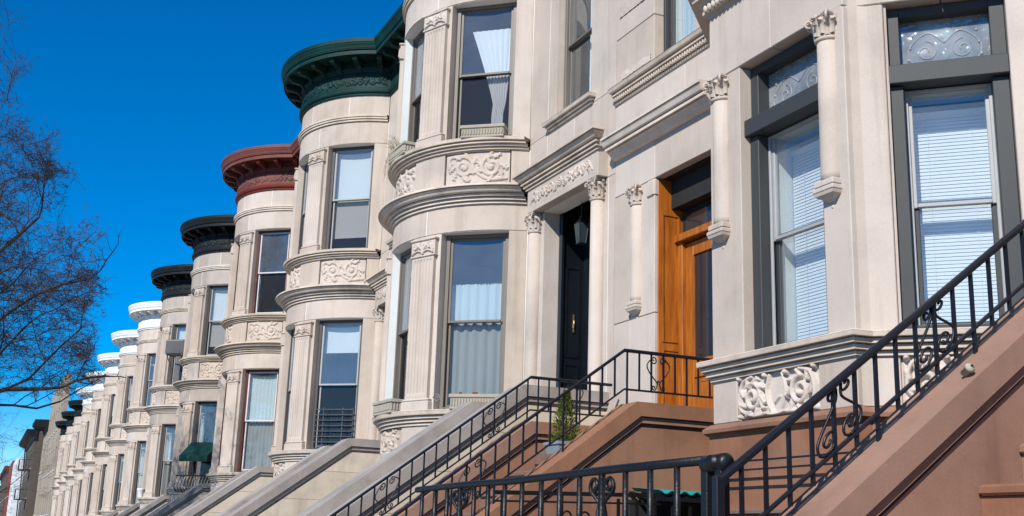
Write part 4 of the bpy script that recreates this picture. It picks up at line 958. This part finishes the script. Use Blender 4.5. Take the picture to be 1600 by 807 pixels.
# potted conifer on the brown stoop
t = thing('potted_conifer', 'little cone-shaped evergreen in a blue-grey pot standing on the brown stoop', 'potted tree', (4.95, 9.60, EYE+.66))
t.scale = (.86, .86, .80)
obj('pot', MB().prism([(-.14, -.14), (.14, -.14), (.14, .14), (-.14, .14)], 0, .001, 'z').grid([[(f*x, f*y, z) for x, y in ((-1, -1), (1, -1), (1, 1), (-1, 1))] for f, z in ((.125, 0), (.165, .30), (.18, .30), (.18, .335), (.15, .335), (.14, .29))], False, True), 'slate_pot', t)
obj('soil', MB().box(-.14, .14, -.14, .14, .28, .295), 'soil', t)
obj('trunk', MB().tube([(0, 0, .28), (.01, 0, .6), (0, .01, .85)], [.014, .01, .004], 6), 'bark', t)
rr = random.Random(5); mb = MB()
for i in range(2600):
    q = rr.random()**1.25; z = .34+q*.60; R_ = (.165*(1-q)**.75+.006)*(1+.35*math.sin(i*.37)*math.sin(9*q+i % 7)); a = rr.uniform(0, 2*math.pi); f = rr.random()**.4
    x, y = R_*f*math.cos(a), R_*f*math.sin(a); l = rr.uniform(.018, .04); d = Vector((math.cos(a)*.8+rr.uniform(-.4, .4), math.sin(a)*.8+rr.uniform(-.4, .4), rr.uniform(.3, 1.2))).normalized(); s_ = d.cross(Vector((rr.random()-.5, rr.random()-.5, rr.random()))).normalized()*.006
    p = Vector((x, y, z)); mb.add([p-s_, p+s_, p+s_*.6+d*l*.7, p+d*l, p-s_*.6+d*l*.7], [(0, 1, 2, 3, 4)])
obj('foliage', mb, 'conifer', t, fix=False)
# turquoise corrugated canopy under the brown stoop
t = thing('door_canopy', 'turquoise corrugated plastic canopy under the side of the brown stoop', 'canopy', (5.05, 7.80, EYE+.325))
P = []
for i in range(49):
    x = -.33+.68*i/48; z = .012*math.cos(i*math.pi/4)+.10+(.0); P.append([(x, -.24, z-.01), (x, .20, z+.02)])
P2 = [[(x, y, z-.006) for x, y, z in r_] for r_ in P]
mb = MB().grid(P).grid(P2, flip=True)
mb.grid([[a[0], b[0]] for a, b in zip(P, P2)])
obj('corrugated_sheet', mb, 'turquoise', t, fix=False); obj('canopy_frame', MB().bar((-.33, -.22, .035), (.35, -.22, .035), .03).bar((-.33, -.22, .03), (-.33, .2, .09), .025).bar((.34, -.22, .03), (.34, .2, .09), .025), 'iron', t)
tag(obj('cellar_doorway', MB().box(4.70, 5.60, 7.97, 8.02, -.9, EYE+.36), 'shadow_black'), 'dark doorway opening in the side of the brown stoop below the turquoise canopy', 'doorway')  # shade of the opening painted as a near-black slab
t = thing('pipe_cap', 'small capped metal pipe stub poking out of the big right-hand brown coping', 'pipe cap', (4.06, 3.855, EYE+.835))
t.scale = (.8, .8, .8)
obj('stub', MB().lathe([(.020, -.03), (.021, .018), (.030, .02), (.031, .034), (.022, .045), (.006, .048)], seg=12).xform(Matrix.Rotation(R(60), 4, 'X')), 'planter_stone', t)
obj('valve_centre', MB().lathe([(.009, .046), (.009, .054)], seg=8).xform(Matrix.Rotation(R(60), 4, 'X')), 'awning_green', t)
# basement window sill on the brown base
tag(obj('basement_window', MB().box(4.70, 4.78, 5.95, 6.75, EYE-.55, EYE+.235, .004).box(4.66, 4.74, 5.9, 6.8, EYE+.235, EYE+.262, .004), 'brownstone_step'), 'framed basement window low in the brown base, behind the stair railing', 'window')

# ------------------------------------------------------------------ far end of the street
def fac(label, y0, y1, x, ztop, mat, floors, bays, win, cor=None, name='apartment_building', cat='building', escape=False, back=0., depth=14, co_out=.5):
    yc = y0; g0 = gz(y0); t = thing(name, label, cat, (x, yc, g0)); Ht = ztop+EYE-g0; L = y1-y0
    fh = (Ht-1.6)/floors; bw = L/bays; ww, wh = win
    zs = [0]; 
    for f in range(floors): zs += [.9+f*fh, .9+f*fh+wh]
    zs.append(Ht)
    ys = [0]
    for b in range(bays): ys += [bw*(b+.5)-ww/2, bw*(b+.5)+ww/2]
    ys.append(L)
    mb = MB()
    for i in range(len(ys)-1): mb.box(0, .35, ys[i], ys[i+1], 0, Ht) if i % 2 == 0 else [mb.box(.0, .35, ys[i], ys[i+1], zs[j], zs[j+1]) for j in range(0, len(zs)-1, 2)]
    Hb = Ht-back
    mb.box(.35, depth, .0, .3, 0, Hb).box(.35, depth, L-.3, L, 0, Hb).box(depth, depth+.3, 0, L, 0, Hb).box(.35, depth, .3, L-.3, Hb-.8, Hb-.6)
    obj('wall', mb, mat, t)
    for f in range(floors):
        for b in range(bays):
            wd = obj('window', lambda: MB().box(.2, .26, -ww/2, -ww/2+.06, 0, wh).box(.2, .26, ww/2-.06, ww/2, 0, wh).box(.201, .259, -ww/2+.06, ww/2-.06, wh/2-.04, wh/2+.04).box(-.06, .2, -ww/2-.05, ww/2+.05, -.08, 0), 'white_sash', t, (0, bw*(b+.5), .9+f*fh), key=('fw', ww, wh))
            obj('pane', lambda: MB().box(.22, .24, -ww/2+.05, ww/2-.05, 0, wh), 'dark_glass', wd, key=('fp', ww, wh))
    if cor: obj('cornice', MB().grid([[(-o, y, Ht-.9+z) for o, z in ((.0, 0), (.1, .05), (.12, .35), (co_out*.8, .5), (co_out, .7), (co_out, .95), (-.2, 1.0))] for y in (-.1, L+.1)]).box(-.1, .2, -.09, -.07, Ht-.9, Ht).prism([(0, Ht-.9), (-.1, Ht-.85), (-.12, Ht-.55), (-co_out*.8, Ht-.4), (-co_out, Ht-.2), (-co_out, Ht+.05), (.2, Ht+.1)], -.12, -.10), cor, t)
    if escape:
        for f in range(1, floors):
            z = .7+f*fh; e = obj('fire_escape', MB().box(-1.0, 0, 1.2, 4.4, z, z+.06).bar((-.98, 1.2, z+.95), (-.98, 4.4, z+.95), .05).bar((-.98, 1.2, z+.95), (0, 1.2, z+.95), .05).bar((-.6, 1.4, z), (-.6, 4.0, z+fh), .10), 'iron', t)
            mb = MB()
            for i in range(14): mb.bar((-.98, 1.2+i*.246, z), (-.98, 1.2+i*.246, z+.95), .03)
            for i in range(5): mb.bar((-.98+i*.2, 1.2, z), (-.98+i*.2, 1.2, z+.95), .03)
            obj('bars', mb, 'iron', e)
    return t
fac('tall beige brick apartment building beyond the last bow front', 89.8, 107.5, 4.75, 11.1, 'beige_brick', 4, 6, (1.2, 1.7), back=3.6)
b = fac('narrow dark-corniced building just past the tall beige one', 107.6, 113, 4.7, 9.0, 'beige_brick', 3, 2, (1.1, 1.6), 'black_cornice', co_out=1.1)
fac('dark brick building with fire escapes and a heavy black cornice at the far end', 114.0, 134, 4.0, 8.6, 'dark_brick', 4, 6, (1.1, 1.5), 'black_cornice', escape=True, co_out=.8)
fac('white-fronted building far down the street, past the fire escapes', 150.0, 166, 3.6, 7.9, 'white_paint', 3, 4, (1.5, 2.0), None)
fac('narrow red brick building far down the street, behind the white-fronted one', 166.2, 184, 3.5, 8.4, 'red_brick', 3, 5, (1.4, 1.9), None)
fac('brown building at the very end of the visible row', 184.4, 230, 3.4, 8.4, 'dark_brick', 3, 9, (1.4, 1.8), 'red_cornice')
fac('long dark brick building closing the view at the far left', 231, 330, 2.6, 7.0, 'dark_brick', 3, 16, (1.6, 1.8), 'black_cornice')
tag(obj('television_aerial', MB().bar((0, 0, 0), (0, 0, 2.4), .035).bar((-.6, 0, 2.1), (.6, 0, 2.1), .025).bar((0, -.6, 1.6), (0, .6, 1.6), .025).bar((-.4, 0, 1.2), (.4, 0, 1.2), .025), 'iron', None, (4.9, 91.2, EYE+11.1)), 'thin television aerial on the roof of the tall beige building', 'aerial')
# ------------------------------------------------------------------ ground
def sheet(name, x0, x1, y0, y1, dz, mat, n=1):
    mb = MB(); mb.add([(x0, y0, gz(y0)+dz), (x1, y0, gz(y0)+dz), (x1, y1, gz(y1)+dz), (x0, y1, gz(y1)+dz)], [(0, 1, 2, 3)])
    return obj(name, mb, mat, None, fix=False, kind='structure')
sheet('ground', -900, 900, -200, 1500, -.30, 'earth')
sheet('road', -13.0, -2.6, -60, 900, -.16, 'asphalt')
obj('pavement', MB().add([(-2.4, -60, gz(-60)), (5.9, -60, gz(-60)), (5.9, 900, gz(900)), (-2.4, 900, gz(900))], [(0, 1, 2, 3)]), 'concrete', None, fix=False, kind='structure')
obj('kerb', MB().add([(-2.6, -60, gz(-60)+.004), (-2.4, -60, gz(-60)+.004), (-2.4, 900, gz(900)+.004), (-2.6, 900, gz(900)+.004), (-2.6, -60, gz(-60)-.17), (-2.6, 900, gz(900)-.17)], [(0, 1, 2, 3), (4, 0, 3, 5)]), 'kerb_stone', None, fix=False, kind='structure')
sheet('far_pavement', -17, -13.2, -60, 900, -.02, 'concrete'); sheet('far_kerb', -13.2, -13.0, -60, 900, -.016, 'kerb_stone')

# ------------------------------------------------------------------ bare street trees
def tree(label, x, y, H, seed, depth=7, trunk_r=.2, kids=(3, 3), bias=(0, 0, 0), L0=.25, copy=None, limbs=7):
    t = thing('street_tree', label, 'tree', (x, y, gz(y)), group='bare winter street trees')
    if copy:
        for ch in copy.children:
            c = ch.copy(); COL.objects.link(c); c.parent = t
        return t
    rr = random.Random(seed); lim = MB(); twg = MB(); bv = Vector(bias); G = rr.gauss
    def outside(p):
        X, Y, Z = x+p.x, y+p.y, gz(y)+p.z-EYE
        q = X/Y; lim_ = .080 if Z < 5.2 else .080-(Z-5.2)*.017
        return q > lim_+rr.uniform(-.022, .006)
    def grow(p, d, L, r, lev):
        if copy is None and outside(p+d*L):
            if lev > 4 and outside(p+d*L*.4): return
            d = Vector((d.x-.35, d.y, d.z+.1)).normalized(); L *= .55
        n = 4 if lev < 3 else (3 if lev < 6 else 2); pts = [p]; dd = d; rad = [r]; k = .13+.03*lev
        for i in range(n):
            dd = (dd+Vector((G(0, k), G(0, k), G(0, k)+(.05 if lev < 4 else -.03)))).normalized()
            p = p+dd*(L/n); pts.append(p); rad.append(r*(1-.4*(i+1)/n))
        (lim if r > .011 else twg).tube(pts, rad, 7 if r > .06 else (5 if r > .02 else 3), caps=False, smooth=True)
        if lev >= depth: return
        nk = kids[0] if lev < 3 else (kids[1] if rr.random() < .92 else 2)
        for j in range(nk):
            f = 1.0 if j == 0 else rr.uniform(.25, .95); iq = min(n, max(1, int(round(f*n)))); q = pts[iq]
            ax = Vector((G(0, 1), G(0, 1), G(0, .6))).normalized(); a = rr.uniform(.35, .9)*(.5 if j == 0 else 1.15)
            nd = (dd*math.cos(a)+ax*math.sin(a)+bv*.12); nd.z = max(nd.z, -.3); nd.normalize()
            grow(q, nd, max(.10, L*rr.uniform(.62, .80)*(1 if j == 0 else .9)), max(.0036, rad[iq]*(.82 if j == 0 else .60)), lev+1)
    h0 = H*.24; top = Vector((0, 0, h0))
    obj('trunk', MB().tube([(0, 0, -.2), (0, 0, .1), (.02, .02, h0*.5), tuple(top)], [trunk_r*1.5, trunk_r*1.12, trunk_r*.95, trunk_r*.85], 14), 'bark', t)
    for j in range(limbs):
        a = j*2.4+rr.uniform(-.25, .25); el = (rr.uniform(.30, 1.05) if j % 3 else rr.uniform(1.05, 1.4)) if j else 1.45
        d = Vector((math.cos(a)*math.cos(el), math.sin(a)*math.cos(el), math.sin(el))).normalized()
        grow(top-Vector((0, 0, rr.uniform(0, .6))), d, H*L0, trunk_r*rr.uniform(.24, .38), 0)
    obj('branches', lim, 'bark', t, fix=False); obj('twigs', twg, 'twig', t, fix=False)
    return t
tree('big bare street tree whose dense twigs fill the upper left of the view', -1.9, 25, 14.5, 12, 8, .27, L0=.225, limbs=11)
T2 = tree('second bare street tree, behind the big one at the left edge', -1.9, 38, 10.5, 5, 6, .17)
tree('third bare street tree, farther along the kerb at the left edge', -1.9, 53, 10.5, 8, copy=T2).rotation_euler.z = 2
tree('small far bare street tree at the lower left', -1.9, 74, 10, 9, copy=T2).rotation_euler.z = 4
tree('farthest bare street tree at the lower left edge', -1.9, 100, 10, 17, copy=T2).rotation_euler.z = 5.3
